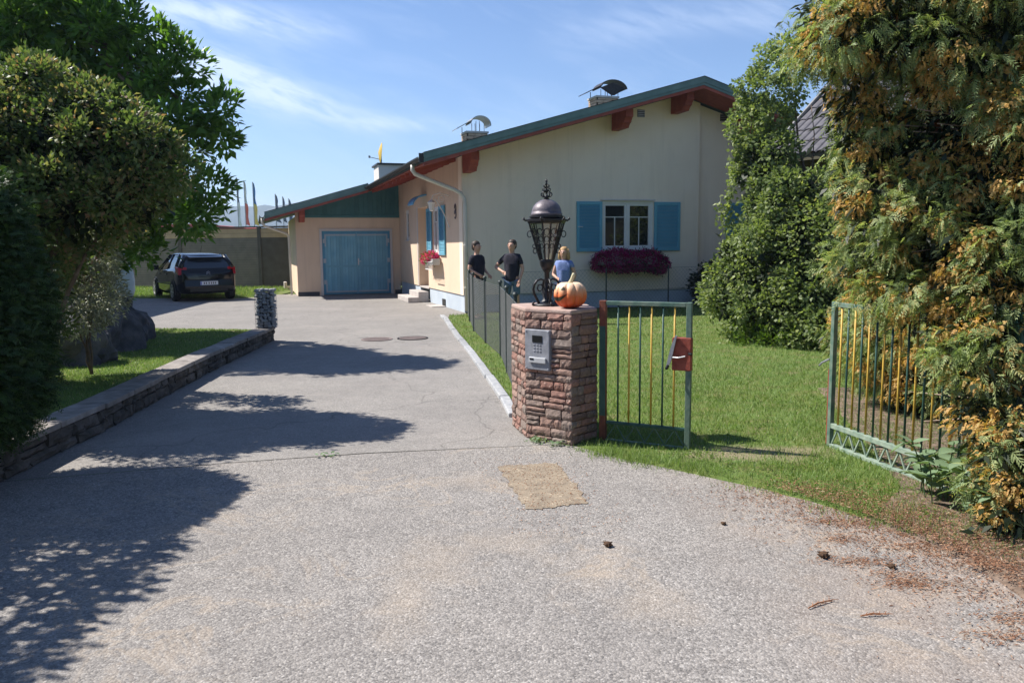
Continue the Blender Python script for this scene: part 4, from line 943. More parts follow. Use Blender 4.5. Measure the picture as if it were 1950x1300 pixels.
# chimneys
def chimney(u, v, w_, l_, ztop, dark):
    zb = under(u) + .12; cs = MB().box(u - w_ / 2 + .015, u + w_ / 2 - .015, v - l_ / 2 + .015, v + l_ / 2 - .015, zb - .2, ztop).build('chimney', 'mortar', H)
    z = zb - .05; k = 0
    while z < ztop - .01:
        hh = min(.085, ztop - z); n = 3
        for sgn, ax in ((-1, 'f'), (1, 'f'), (-1, 's'), (1, 's')):
            L = w_ if ax == 'f' else l_
            for i in range(n):
                a = -L / 2 + L * i / n + (.0 if k % 2 else .04); b = min(a + L / n - .012, L / 2)
                if ax == 'f': MB().box(u + a, u + b, v + sgn * l_ / 2 - .02, v + sgn * l_ / 2 + .012, z, z + hh - .012).build('brick', 'chimney_brick', cs)
                else: MB().box(u + sgn * w_ / 2 - .02, u + sgn * w_ / 2 + .012, v + a, v + b, z, z + hh - .012).build('brick', 'chimney_brick', cs)
        z += hh; k += 1
    MB().box(u - w_ / 2 - .04, u + w_ / 2 + .04, v - l_ / 2 - .04, v + l_ / 2 + .04, ztop, ztop + .06).build('chimney_slab', 'concrete', cs, bevel=.01)
    mm = 'metal_dark' if dark else 'metal_grey'; zc = ztop + .06
    cm = MB(); n = 14; R_ = w_ * (.66 if dark else .52); thick = .02; off = .22 if dark else .12
    pr = [(u + off + R_ * math.cos(a), zc + .20 + (.30 if dark else .26) * math.sin(a)) for a in np.linspace(.12 if dark else -.1, PI - .12, n)]
    pi_ = [(u + off + (R_ - .03) * math.cos(a), zc + .20 + (.27 if dark else .23) * math.sin(a)) for a in np.linspace(.12 if dark else -.1, PI - .12, n)]
    cm.prism(pr + pi_[::-1], 'y', v - l_ / 2, v + l_ / 2)
    if dark: cm.prism([(u + off - R_ * .92, zc + .25), (u + off - .05, zc + .04), (u + off + .05, zc + .04), (u + off + R_ * .92, zc + .25), (u + off, zc + .42)], 'y', v - l_ / 2 + .05, v - l_ / 2 + .09)
    cm.build('chimney_cowl', mm, cs)
    cm = MB()
    for sx_ in (-.42, -.1, .35):
        for sy_ in (-.4, .4): cm.tube([(u + off + sx_ * R_, v + sy_ * l_, zc - .01), (u + off + sx_ * R_, v + sy_ * l_, zc + .30)], .010, 5)
    cm.tube([(u - w_ * .62, v, zc - .02), (u - w_ * .62, v, zc + .14)], .012, 5); cm.build('cowl_stay', mm, cs)
    MB().prism([(u - w_ * 1.0, zc + .04), (u - w_ * .22, zc + .31), (u - w_ * .22, zc + .335), (u - w_ * 1.0, zc + .065)], 'y', v - l_ / 2, v + l_ / 2).build('cowl_flap', mm, cs)
chimney(1.72, 5.0, .62, .6, 4.90, False); chimney(5.75, 4.6, .70, .6, 6.03, True)
dm = MB().box(-.35, .55, 10.4, 11.6, 3.6, 4.50).build('dormer', 'plaster_light', H); MB().box(-.41, .61, 10.3, 11.7, 4.502, 4.56).build('dormer_cap', 'metal_dark', dm)
sdish = thing('satellite_dish', 'yellowish satellite dish seen edge on above the dormer', 'satellite dish', (*hp(-.22, 10.6), 4.56), math.radians(18))
mb = MB().lathe([(.02, .10), (.25, .05), (.38, .0), (.36, -.01), (.22, .035), (.02, .075)], 24)
o = mb.build('reflector', 'dish_yellow', sdish); o.rotation_euler = (math.radians(84), 0, math.radians(-94)); o.location = (0, 0, .38); o.scale = (.8, .98, 1)
MB().tube([(0, 0, 0), (0, .02, .38)], .025, 8).build('mast', 'dish_grey', sdish)
MB().tube([(-.02, 0, .14), (-.40, 0, .22)], .012, 6).box(-.45, -.39, -.03, .03, .19, .27).build('feed_arm', 'dish_grey', sdish)

# flower boxes
fb = thing('flower_box', 'window box overflowing with dark purple petunias under the gable window', 'flower box', (*hp(4.3, -.16), 1.22), math.radians(18))
MB().box(-.85, .85, -.10, .10, -.14, .06).build('planter', 'planter', fb, bevel=.01)
bl = [((-.75, -.12, -.06), (.30, .22, .22)), ((-.35, -.16, -.03), (.40, .26, .26)), ((.05, -.16, -.05), (.40, .26, .25)), ((.45, -.16, -.03), (.38, .26, .26)), ((.80, -.12, -.14), (.26, .22, .22))]
tufts('foliage', fb, 'leaf_dark', bl, 350, 6, .04, .05, .018, 31, zmin=-5); tufts('blooms', fb, 'bloom_purple', bl, 1900, 6, .025, .034, .022, 32, shell=(.80, 1.06), zmin=-5, rmix=.6)
fb = thing('flower_box', 'window box of bright pink geraniums on the sunlit side wall', 'flower box', (*hp(-.17, 2.75), 1.20), math.radians(18 + 90))
MB().box(-.60, .60, -.10, .10, -.10, .06).build('planter', 'planter', fb, bevel=.01)
bl = [((.42, .02, .06), (.34, .17, .15)), ((.05, .0, .10), (.32, .17, .14)), ((-.25, .02, .12), (.2, .14, .1))]
tufts('foliage', fb, 'leaf_small', bl, 120, 6, .03, .05, .018, 33, zmin=-5); tufts('blooms', fb, 'bloom_pink', bl, 500, 6, .02, .035, .02, 34, shell=(.93, 1.06), zmin=-5)
mb = MB().tube([(-.60, .12, -.02), (.2, .12, -.02)], .012, 5).tube([(-.60, .12, -.22), (.2, .12, -.22)], .012, 5)
for k in range(9): mb.tube([(-.60 + k * .1, .12, -.22), (-.60 + k * .1, .12, -.02)], .008, 5)
mb.build('railing', 'white_paint', fb)

# ------------------------------------------------------------------ far boarded fence
ff = thing('boarded_fence', 'tall dark brown horizontal board fence across the back of the parking area', 'fence', (-34.45, 36.73, 0), math.radians(-11.3))
for k in range(8):
    x0 = k * 3.55; mb = MB(); n = 20
    for j in range(n): z = .06 + j * .097; mb.box(x0 + .07, x0 + 3.48, -.012 + .004 * (j % 2), .012, z, z + .088)
    o = mb.build('slats', 'fence_dark' if k == 7 else 'fence_board', ff); o['kind'] = 'stuff'
    for j in range(2): MB().box(x0 + .07, x0 + 3.48, -.014, .014, 2.01 + j * .18, 2.18 + j * .18).build('top_board', 'fence_tan', ff)
    MB().box(x0 - .07, x0 + .07, -.05, .05, -.02, 2.40).build('post', 'fence_dark', ff)
    MB().box(x0 - .07, x0 + 3.48, -.07, .07, 2.40, 2.46).build('coping', 'fence_dark', ff)
    MB().box(x0 + .07, x0 + 3.48, .02, .05, 0, 2.38).build('backing', 'fence_dark', ff)
bw = thing('block_edging', 'low pale block ledge beside the garage at the fence foot', 'edging', (-8.6, 30.2, 0), math.radians(18)); MB().box(-.1, 1.6, -.3, .3, 0, .12).build('slab', 'concrete', bw, bevel=.01); MB().box(-.1, 0, -.32, .3, .121, .3).build('block', 'concrete', bw, bevel=.01)

# ------------------------------------------------------------------ parked car
car = thing('parked_car', 'black hatchback parked with its rear towards the camera', 'car', (-10.42, 25.8, 0), math.radians(35))
def loft(secs, name, m, parent, smooth=True, bevel=0):
    mb = MB(); n = len(secs[0]); vs = [p for s in secs for p in s]
    fs = [(i * n + k, i * n + (k + 1) % n, (i + 1) * n + (k + 1) % n, (i + 1) * n + k) for i in range(len(secs) - 1) for k in range(n)] + [tuple(range(n - 1, -1, -1)), tuple(range((len(secs) - 1) * n, len(secs) * n))]
    mb.add(vs, fs); return mb.build(name, m, parent, smooth, bevel)
secs = []
for (y, hw, zb, zt) in ((-2.04, .62, .42, .78), (-2.02, .74, .30, .92), (-1.95, .82, .24, 1.0), (-1.75, .865, .22, 1.03), (-1.3, .88, .20, 1.03), (-.6, .885, .18, 1.0), (.2, .885, .18, .97), (.9, .88, .20, .94), (1.3, .865, .20, .88), (1.7, .83, .22, .80), (1.92, .76, .26, .70), (2.03, .62, .34, .58)):
    half = [(hw * .55, zb), (hw * .93, zb + .02), (hw, zb + .14), (hw * 1.0, (zb + zt) / 2), (hw * .985, zt - .12), (hw * .93, zt - .02), (hw * .6, zt + .015)]
    secs.append([(x, y, z) for x, z in half] + [(-x, y, z) for x, z in reversed(half)])
body = loft(secs, 'body', 'car_paint', car)
secs = []
for (y, hb, ht, zt) in ((-1.96, .72, .68, 1.02), (-1.84, .77, .63, 1.18), (-1.64, .80, .57, 1.37), (-1.2, .81, .57, 1.42), (-.4, .81, .58, 1.45), (.15, .80, .57, 1.41), (.65, .79, .64, 1.18), (1.15, .76, .72, .93)):
    secs.append([(hb, y, .90), (hb * .5 + ht * .5 + .01, y, (.92 + zt) / 2), (ht, y, zt - .01), (-ht, y, zt - .01), (-(hb * .5 + ht * .5 + .01), y, (.92 + zt) / 2), (-hb, y, .90)])
loft(secs, 'cabin_glass', 'car_glass', car, smooth=False)
secs = []
for (y, hw, z) in ((-1.76, .50, 1.345), (-1.68, .57, 1.385), (-1.2, .605, 1.44), (-.4, .61, 1.465), (.12, .595, 1.435), (.2, .54, 1.41)):
    half = [(hw, z - .045), (hw * .97, z - .015), (hw * .6, z + .008), (0, z + .014)]
    secs.append([(x, y, zz) for x, zz in half] + [(-x, y, zz) for x, zz in reversed(half[:-1])] + [(-hw * .9, y, z - .05), (hw * .9, y, z - .05)])
rof = loft(secs, 'roof', 'car_paint', car)
MB().prism([(-1.88, 1.335), (-1.62, 1.395), (-1.62, 1.355), (-1.86, 1.305)], 'x', -.50, .50).build('spoiler', 'car_paint', rof, bevel=.01)
MB().tube([(0, -1.25, 1.47), (0, -1.42, 1.68)], .006, 5).build('antenna', 'car_black', rof)
for s in (-1, 1):
    for nm, P_, w_ in (('pillar', [(.74, .15, 1.43), (.86, 1.02, .93)], .035), ('pillar', [(.815, -.35, .95), (.60, -.38, 1.43)], .04), ('pillar', [(.80, -1.35, .98), (.60, -1.15, 1.42)], .045), ('pillar', [(.78, -1.93, 1.0), (.60, -1.66, 1.375)], .075)):
        q = [(s * (x if i else x) * (.98), y, z) for i, (x, y, z) in enumerate(P_)]
        if P_[0][0] == .74: q = [(s * .59, .15, 1.40), (s * .80, 1.10, .93)]
        MB().tube(q, w_, 6).build(nm, 'car_paint', car, smooth=True)
    tl_ = MB().prism([(-1.98, .82), (-1.93, 1.04), (-1.62, 1.06), (-1.72, .90), (-1.90, .80)], 'x', s * .60 if s > 0 else -.845, s * .845 if s > 0 else -.60)
    tl_.v = [(x * (1 if y < -1.85 else 1.03), y - (.035 if abs(x) < .7 else .0), z) for x, y, z in tl_.v]; tl_.build('tail_light', 'tail_red', car, bevel=.015)
    MB().box(s * .915 - .05, s * .915 + .09 * s if s > 0 else s * .915 + .05, .62, .80, .93, 1.08).build('mirror', 'car_paint', car, bevel=.02) if s > 0 else MB().box(-1.03, -.87, .62, .80, .93, 1.08).build('mirror', 'car_paint', car, bevel=.02)
    MB().box(s * .886 - .006, s * .886 + .006, -1.0, .9, .50, .54).build('side_trim', 'car_black', car)
    for y in (-.42, .55): MB().box(s * .89 - .008, s * .89 + .008, y - .09, y + .09, .80, .83).build('door_handle', 'car_black', car)
    for y in (-1.30, 1.30):
        MB().prism([(y + .37 * math.cos(a), .31 + .37 * math.sin(a)) for a in np.linspace(-.3, PI + .3, 16)], 'x', s * .80 if s > 0 else -.893, .893 if s > 0 else -.80).build('wheel_arch', 'car_black', car)
        wh = MB(); prof = [(.20, -.10), (.29, -.10), (.31, -.07), (.315, 0), (.31, .07), (.29, .10), (.20, .10)]
        wh.lathe(prof, 28); o = wh.build('wheel', 'tyre', car, smooth=False); o.rotation_euler = (0, s * PI / 2, 0); o.location = (s * .815, y, .315)
        rm = MB().lathe([(.20, .085), (.205, .105), (.19, .104), (.18, .092)], 24)
        for k in range(7):
            a = 2 * PI * k / 7; rm.add([(.03 * math.cos(a + 1.2), .03 * math.sin(a + 1.2), .104), (.195 * math.cos(a + .14), .195 * math.sin(a + .14), .10), (.195 * math.cos(a - .14), .195 * math.sin(a - .14), .10), (.03 * math.cos(a - 1.2), .03 * math.sin(a - 1.2), .104)], [(0, 1, 2, 3), (3, 2, 1, 0)])
        rm.lathe([(.04, .09), (.04, .112), (.03, .114)], 12); rm.build('rim', 'rim_silver', o)
bp = MB().prism([(-2.07, .34), (-2.09, .46), (-2.06, .66), (-1.95, .68), (-1.95, .30)], 'x', -.70, .70).build('rear_bumper', 'car_paint', car, bevel=.02)
MB().box(-.55, .55, -2.10, -2.06, .30, .40).build('lower_grille', 'car_black', bp)
npl = MB().box(-.26, .26, -2.105, -2.092, .50, .61).build('number_plate', 'plate_white', car)
MB().box(-.255, -.225, -2.109, -2.106, .505, .605).build('plate_strip', 'plate_blue', npl)
for k, x in enumerate((-.16, -.10, -.02, .05, .11, .17)): MB().box(x, x + .03, -2.109, -2.106, .525, .585).build('plate_mark', 'car_black', npl)
em = MB()
for dz in (0, .045): em.tube([(-.055, -2.045, .825 + dz), (0, -2.052, .865 + dz), (.055, -2.045, .825 + dz)], .010, 5)
em.build('emblem', 'rim_silver', car)
MB().box(-.28, .28, -2.05, -2.035, .74, .765).build('hatch_handle', 'car_black', car)

# ------------------------------------------------------------------ people
def skin(name, m, parent, V, E, R, sub=2, root=0):
    me = bpy.data.meshes.new(name); me.from_pydata(V, E, []); me.materials.append(MATS[m]); o = link(bpy.data.objects.new(name, me), parent)
    o.modifiers.new('skin', 'SKIN'); sk = me.skin_vertices[0].data
    for i, r_ in enumerate(R): sk[i].radius = r_ if isinstance(r_, tuple) else (r_, r_)
    sk[root].use_root = True
    o.modifiers['skin'].use_smooth_shade = True
    s = o.modifiers.new('subsurf', 'SUBSURF'); s.levels = sub; s.render_levels = sub
    return o
def person(label, loc, rz, h, J, top, bottom, hair, short=False, longhair=False, sleeves=True, group='people talking by the mesh fence'):
    """J: joints in metres for a 1.75 m figure facing -y: elbows, wrists, feet"""
    P = thing('person', label, 'person', loc, rz, group); k = h / 1.75; S = lambda p: (p[0] * k, p[1] * k, p[2] * k)
    V = []; E = []; R = []
    def add(p, r_, par=None):
        V.append(S(p)); R.append(r_ * k if not isinstance(r_, tuple) else (r_[0] * k, r_[1] * k)); 
        if par is not None: E.append((par, len(V) - 1))
        return len(V) - 1
    pel = add((0, 0, .95), .13); sp = add((0, .0, 1.10), .115, pel); ch = add((0, .0, 1.30), .14, sp); nb = add((0, .01, 1.45), .06, ch); nk = add((0, -.005, 1.52), .052, nb)
    hb = add((0, -.015, 1.58), .078, nk); hc = add((0, -.015, 1.655), .092, hb); add((0, -.0, 1.715), .066, hc)
    for s in (-1, 1):
        e, w_ = J['arm'][0 if s < 0 else 1]; sh = add((s * .165, 0, 1.40), .058, ch); el = add(e, .040, sh); wr = add(w_, .026, el)
        d = (Vector(w_) - Vector(e)).normalized(); sd_ = d.cross(Vector((0, 1, 0)) if abs(d.y) < .8 else Vector((1, 0, 0))).normalized(); pm = add(tuple(Vector(w_) + d * .05), .030, wr)
        for q, (off, L) in enumerate(((-.028, .062), (-.010, .075), (.010, .070), (.027, .055))):
            b = Vector(w_) + d * .09 + sd_ * off; a = add(tuple(b), .0095, pm); c_ = add(tuple(b + d * L * .5 + Vector((0, -.006, -.004))), .0085, a); add(tuple(b + d * L + Vector((0, -.020, -.012))), .0075, c_)
        b = Vector(w_) + d * .035 + sd_ * -.035; a = add(tuple(b), .011, pm); add(tuple(b + d * .035 + sd_ * -.022), .009, a)
        f = J['foot'][0 if s < 0 else 1]; hp_ = add((s * .095, 0, .88), .088, pel); kn = add((s * .10 * .5 + f[0] * .5, f[1] * .5 - .02, .49), .058, hp_); an = add((f[0], f[1] + .02, .09), .040, kn); add((f[0] + s * .02, f[1] - .12, .035), .034, an)
    skin('body', 'skin', P, V, E, R)
    # shirt
    V2 = [S(p) for p in ((0, 0, 1.08), (0, 0, .86), (0, 0, 1.28), (0, .005, 1.46))]; R2 = [.160 * k, .172 * k, .180 * k, .085 * k]; E2 = [(0, 1), (0, 2), (2, 3)]
    for s in (-1, 1):
        e = Vector(J['arm'][0 if s < 0 else 1][0]); a = Vector((s * .17, 0, 1.40)); V2.append(S(a)); R2.append(.072 * k); E2.append((2, len(V2) - 1)); m_ = a.lerp(e, .75 if sleeves else .45); V2.append(S(m_)); R2.append(.056 * k); E2.append((len(V2) - 2, len(V2) - 1))
    skin('shirt', top, P, V2, E2, R2, 1)
    V3 = [S((0, 0, .98))]; R3 = [.152 * k]; E3 = []
    for s in (-1, 1):
        f = J['foot'][0 if s < 0 else 1]; pts = [(s * .098, 0, .86), (s * .05 + f[0] * .5, f[1] * .5 - .02, .52)] + ([] if short else [(f[0], f[1] + .01, .10)]); rr = [.105, .082] + ([] if short else [.062]); pr = 0
        for p, r_ in zip(pts, rr): V3.append(S(p)); R3.append(r_ * k); E3.append((pr, len(V3) - 1)); pr = len(V3) - 1
    skin('trousers', bottom, P, V3, E3, R3, 1)
    for s in (-1, 1):
        f = J['foot'][0 if s < 0 else 1]; skin('shoe', 'shoe', P, [S((f[0], f[1] + .05, .045)), S((f[0] + s * .01, f[1] - .06, .045)), S((f[0] + s * .02, f[1] - .17, .035))], [(0, 1), (1, 2)], [.048 * k, .048 * k, .036 * k], 1)
    # hair, eyes, nose, mouth, ears
    hr = MB().lathe([(.004, -.128), (.05, -.115), (.084, -.07), (.098, -.01), (.094, .045), (.07, .085), (.035, .103), (.003, .108)], 18)
    hr.v = [S((x, y * 1.02 + .026 + (.02 if z < -.03 else 0), z + 1.672)) for x, y, z in hr.v]; hr.build('hair', hair, P, smooth=True)
    if longhair:
        for s in (-1, 1): MB().tube([S((s * .075, .02, 1.72)), S((s * .098, .012, 1.62)), S((s * .105, .01, 1.52)), S((s * .09, .02, 1.44))], [.03 * k, .042 * k, .042 * k, .018 * k], 8).build('hair_lock', hair, P, smooth=True)
        MB().tube([S((0, .07, 1.70)), S((0, .085, 1.58)), S((0, .08, 1.43))], [.05 * k, .085 * k, .04 * k], 8).build('hair_lock', hair, P, smooth=True)
    for s in (-1, 1):
        MB().lathe([(.001, -.010), (.010, 0), (.001, .010)], 8, S((s * .032, -.102, 1.655))).build('eye', 'hair_dark', P)
        MB().lathe([(.004, -.03), (.014, 0), (.004, .03)], 8, S((s * .092, .0, 1.645))).build('ear', 'skin', P)
    MB().tube([S((0, -.098, 1.665)), S((0, -.122, 1.625)), S((0, -.105, 1.615))], [.008, .014, .010], 6).build('nose', 'skin', P)
    MB().tube([S((-.022, -.084, 1.585)), S((0, -.094, 1.583)), S((.022, -.084, 1.585))], .004, 5).build('mouth', 'door_wood', P)
    return P
person('person in dark t-shirt and knee-length jeans gesturing with a bent arm', (.02, 16.9, 0), math.radians(-25), 1.70,
       dict(arm=[((-.40, -.02, 1.17), (-.14, -.20, 1.08)), ((.25, .02, 1.13), (.22, -.08, .90))], foot=[(-.13, -.04, 0), (.12, .05, 0)]), 'cloth_black', 'cloth_denim', 'hair_dark', short=True)
person('person in black jacket and white trousers standing nearest the house corner', (-.74, 17.1, 0), math.radians(50), 1.68,
       dict(arm=[((-.25, .02, 1.14), (-.14, -.20, 1.02)), ((.25, .02, 1.14), (.14, -.22, 1.02))], foot=[(-.10, -.02, 0), (.11, .06, 0)]), 'cloth_black', 'cloth_white', 'hair_dark')
person('person with shoulder-length blond hair and blue t-shirt standing behind the lantern', (1.06, 15.9, 0), math.radians(-20), 1.54,
       dict(arm=[((-.24, -.06, 1.14), (-.10, -.25, 1.08)), ((.27, .0, 1.13), (.20, -.16, .92))], foot=[(-.10, 0, 0), (.12, .02, 0)]), 'cloth_blue', 'cloth_denim', 'hair_blond', longhair=True, sleeves=False)

# ------------------------------------------------------------------ vegetation, left
hd = thing('clipped_hedge', 'dark evergreen hedge at the left edge of the picture', 'hedge', (-4.4, 3, .0))
off = np.array([4.4, -3, 0])
hb = [((-4.35, -3, 1.1), (.95, 1.6, 1.3)), ((-4.35, -1.2, 1.1), (.95, 1.6, 1.3)), ((-4.35, .6, 1.1), (.95, 1.6, 1.3)), ((-4.35, 2.4, 1.05), (.98, 1.6, 1.3)), ((-4.45, 4.0, .95), (.98, 1.3, 1.2)), ((-3.88, 3.6, 1.84), (.46, 1.0, .46)), ((-3.86, 2.4, 1.86), (.46, 1.0, .48)), ((-3.86, 1.2, 1.86), (.46, 1.0, .48)), ((-3.86, 0, 1.86), (.46, 1.0, .48)), ((-3.92, 4.4, 1.80), (.46, .8, .46))]
hb = [((c[0] + 4.4, c[1] - 3, c[2]), r_) for c, r_ in hb]
he = pxb([(-60, 475, 78, 150, 5.35, .5), (-22, 565, 78, 155, 5.4, .45), (2, 690, 60, 150, 5.4, .4), (-45, 392, 42, 62, 5.45, .4), (-150, 430, 110, 140, 5.2, .6), (-90, 700, 120, 200, 5.1, .6)], (-4.4, 3, 0))
fronds('foliage', hd, 'leaf_hedge', hb, 3400, 4, .05, .13, 4, 41, shell=(.90, 1.03), amp=.07, droop=.0, lw=.010, green=(0, 1), zmin=.02)
fronds('end_foliage', hd, 'leaf_hedge', he, 5200, 4, .04, .075, 5, 43, shell=(.88, 1.04), amp=.10, droop=-.3, lw=.0042, green=(0, 1), zmin=.02)
tufts('end_inner_foliage', hd, 'leaf_hedge', he, 4500, 4, .05, .06, .016, 44, shell=(.50, .84), amp=.05, rmix=1, zmin=.02)
tufts('inner_foliage', hd, 'leaf_hedge', hb, 4500, 3, .07, .13, .04, 42, shell=(.62, .84), amp=.05, rmix=1, kind='stuff', zmin=.02)
trunk('trunk', hd, 'bark', (0, 0, 0), [(0, 0, 1.5), (0, -3, 1.4), (0, 1.8, 1.3)], .05, 3)

mo = (-6.6, 12.2, .2)
mg = thing('broadleaf_tree', 'tall glossy green broadleaf tree rising behind the brownish shrub at left', 'tree', mo)
mbl = pxb([(140, 40, 92, 120, 12.0), (20, 60, 140, 155, 12.4), (20, -90, 125, 95, 12.2), (-120, 60, 160, 220, 12.8), (212, 95, 38, 75, 11.7), (318, 112, 34, 44, 11.6), (300, 175, 40, 40, 11.6), (398, 238, 44, 34, 11.5), (350, 262, 42, 32, 11.3), (372, 372, 38, 34, 10.8), (315, 395, 40, 36, 11.0), (180, 250, 110, 120, 12.6), (300, 330, 28, 40, 11.6), (60, 380, 150, 120, 12.6), (215, 420, 62, 58, 11.4), (258, 440, 30, 40, 11.2), (225, 470, 26, 30, 11.4), (190, 410, 70, 66, 12.5), (120, 500, 100, 80, 12.8)], mo)
tufts('leaves', mg, 'leaf_magnolia', clumps(mbl, 380, .24, 50, shell=(.82, 1.12), squash=.85), 5200, 8, .05, .145, .030, 51, shell=(.45, 1.0), amp=.12, out=1.0, up=.45, rmix=.35, rand=.7)
tufts('inner_leaves', mg, 'leaf_magnolia', mbl, 1500, 6, .10, .17, .045, 52, shell=(.2, .75), amp=.1, rmix=.8)
trunk('trunk', mg, 'bark', (0, 0, 0), [mbl[2][0], mbl[0][0], mbl[5][0], mbl[4][0], mbl[1][0], mbl[3][0]], .13, 5)
trunk('branch', mg, 'bark', mbl[0][0], [mbl[7][0], mbl[8][0], mbl[9][0]], .06, 6)

bo = (-4.7, 7.5, .2)
bs = thing('flowering_shrub', 'large brownish green shrub with faded reddish seed heads above the rocks', 'shrub', bo)
bbl = pxb([(60, 275, 122, 105, 7.5), (170, 290, 100, 82, 7.4), (255, 310, 68, 58, 7.4), (130, 365, 118, 82, 7.4), (20, 400, 110, 130, 7.5), (245, 365, 55, 55, 7.5), (105, 195, 58, 42, 7.6), (-110, 300, 120, 200, 7.6), (25, 530, 85, 110, 8.0), (0, 630, 80, 80, 8.0), (-60, 330, 100, 140, 6.9), (30, 440, 78, 70, 7.6), (232, 405, 46, 34, 8.6), (60, 165, 40, 28, 7.6), (205, 225, 42, 34, 7.4), (290, 262, 34, 28, 7.4)], bo)
tufts('leaves', bs, 'leaf_brownish', clumps(bbl, 300, .19, 60, shell=(.82, 1.14), squash=.8), 8200, 8, .035, .056, .016, 61, shell=(.5, 1.05), amp=.15, rmix=.65, up=.35)
tufts('inner_leaves', bs, 'leaf_dark', bbl, 1100, 5, .08, .12, .04, 62, shell=(.4, .78), amp=.1)  # near-black leaves: shade inside the crown is put into their colour
trunk('stems', bs, 'bark', (0, 0, 0), [bbl[1][0], bbl[0][0], bbl[2][0], bbl[3][0], bbl[4][0]], .05, 7)

ss = thing('silver_shrub', 'small silvery leaved shrub in front of the rocks beside the dark hedge', 'shrub', (-4.70, 8.7, .22))
sbl = [((.0, 0, .75), (.34, .34, .42)), ((.14, .0, 1.05), (.24, .25, .28)), ((-.12, 0, .45), (.28, .3, .3)), ((.2, .0, .62), (.22, .25, .28))]
sbl = [((c[0] - .02, c[1], c[2] + .30), (r_[0] * .92, r_[1] * .9, r_[2] * .92)) for c, r_ in sbl]
tufts('leaves', ss, 'leaf_silver', sbl, 900, 7, .035, .06, .010, 71, amp=.22, rmix=.5); trunk('stems', ss, 'bark', (0, 0, 0), [(0, 0, 1.1), (.1, 0, 1.3), (-.2, 0, .9)], .02, 8)
def rock(label, loc, r_, seed, lx=1.0):
    mb = MB(); n1, n2 = 44, 24; vs = []
    for j in range(n2 + 1):
        ph = -PI / 2 + PI * j / n2
        for i in range(n1):
            th = 2 * PI * i / n1; d = Vector((math.cos(ph) * math.cos(th), math.cos(ph) * math.sin(th), math.sin(ph)))
            k = 1 + .34 * (mn.noise(d * 1.6 + Vector((seed, 0, 0)))) + .12 * mn.noise(d * 4 + Vector((seed, 3, 0))) + .05 * mn.noise(d * 11) - .10 * abs(mn.noise(d * 3.1 + Vector((seed, 7, 1)))) + .07 * math.floor(3.2 * (d.z + .35 * mn.noise(d * 2.2 + Vector((0, seed, 0))))) / 3.2; vs.append((d.x * r_[0] * k, d.y * r_[1] * k, max(d.z * r_[2] * k, -.1) + .05))
    mb.add(vs, [(j * n1 + i, j * n1 + (i + 1) % n1, (j + 1) * n1 + (i + 1) % n1, (j + 1) * n1 + i) for j in range(n2) for i in range(n1)])
    o = mb.build('boulder', 'rock_dark', None, smooth=False, loc=loc); return tag(o, label, 'boulder', 'dark boulders on the raised lawn')
rock('dark boulder, rightmost and lowest of the boulders beside the raised lawn', (-6.0, 12.0, .2), (.44, .5, .56), 1.3)
rock('large dark layered boulder in the middle below the silvery shrub', (-5.85, 10.8, .2), (.62, .6, .66), 4.7)
rock('dark boulder mostly hidden behind the evergreen hedge', (-5.5, 9.7, .2), (.55, .45, .62), 9.1)
gn = thing('garden_ornament', 'pale blue-white rounded garden ornament standing on the dark boulders', 'garden ornament', (-6.02, 12.25, .66), math.radians(20))
MB().lathe([(.10, 0), (.12, .20), (.125, .24)], 14).build('base', 'rock_dark', gn)
MB().lathe([(.13, .22), (.16, .30), (.165, .45), (.15, .60), (.12, .70), (.10, .76), (.11, .82), (.08, .88), (.02, .91)], 18).build('figure', 'ornament', gn, smooth=True)
MB().prism([(-.10, .50), (-.03, .56), (.06, .74), (.03, .76), (-.04, .62), (-.12, .56)], 'y', -.172, -.12).build('dark_marking', 'ornament_dark', gn)

# neighbouring outbuilding left of the frame: its straight eave shades the parking area
ob = thing('outbuilding', 'plain tall rendered outbuilding left of the parking area beyond the trees', 'building', (-12.4, 9.0, 0), math.atan2(18, -1.8))
MB().box(0, 18.1, .3, 6, 0, 5.7).build('wall', 'plaster_cream', ob)
MB().prism([(-.1, 6.0), (3.2, 7.4), (6.4, 6.0), (6.4, 5.85), (3.2, 7.25), (-.1, 5.85)], 'x', -.3, 18.4).build('roof', 'neighbour_tile', ob)
MB().prism([(.3, 5.702), (6, 5.702), (6, 6.0), (3.2, 7.2), (.3, 6.0)], 'x', .05, 18.0).build('gable', 'plaster_cream', ob)
for k in range(4): MB().box(2 + k * 4, 3.2 + k * 4, .27, .30, 1.2, 2.5).build('window', 'glass', ob)
# trees across the street, behind the camera: what the windows mirror
for i, (x, y, s, lab) in enumerate(((-7, -17, 1.25, 'leafy street tree behind the camera at left'), (1.5, -18, 1.3, 'leafy street tree behind the camera in the middle'), (10, -17, 1.3, 'leafy street tree behind the camera at right'))):
    q = thing('street_tree', lab, 'tree', (x, y, 0), 0, 'trees across the street'); tufts('leaves', q, 'leaf_vine', [((0, 0, 2.9 * s), (3.7 * s, 2.4, 3.1 * s))], 1300, 7, .25, .5, .16, 90 + i, shell=(.5, 1.03)); trunk('trunk', q, 'bark', (0, 0, 0), [(0, 0, 3.5)], .18, 9)

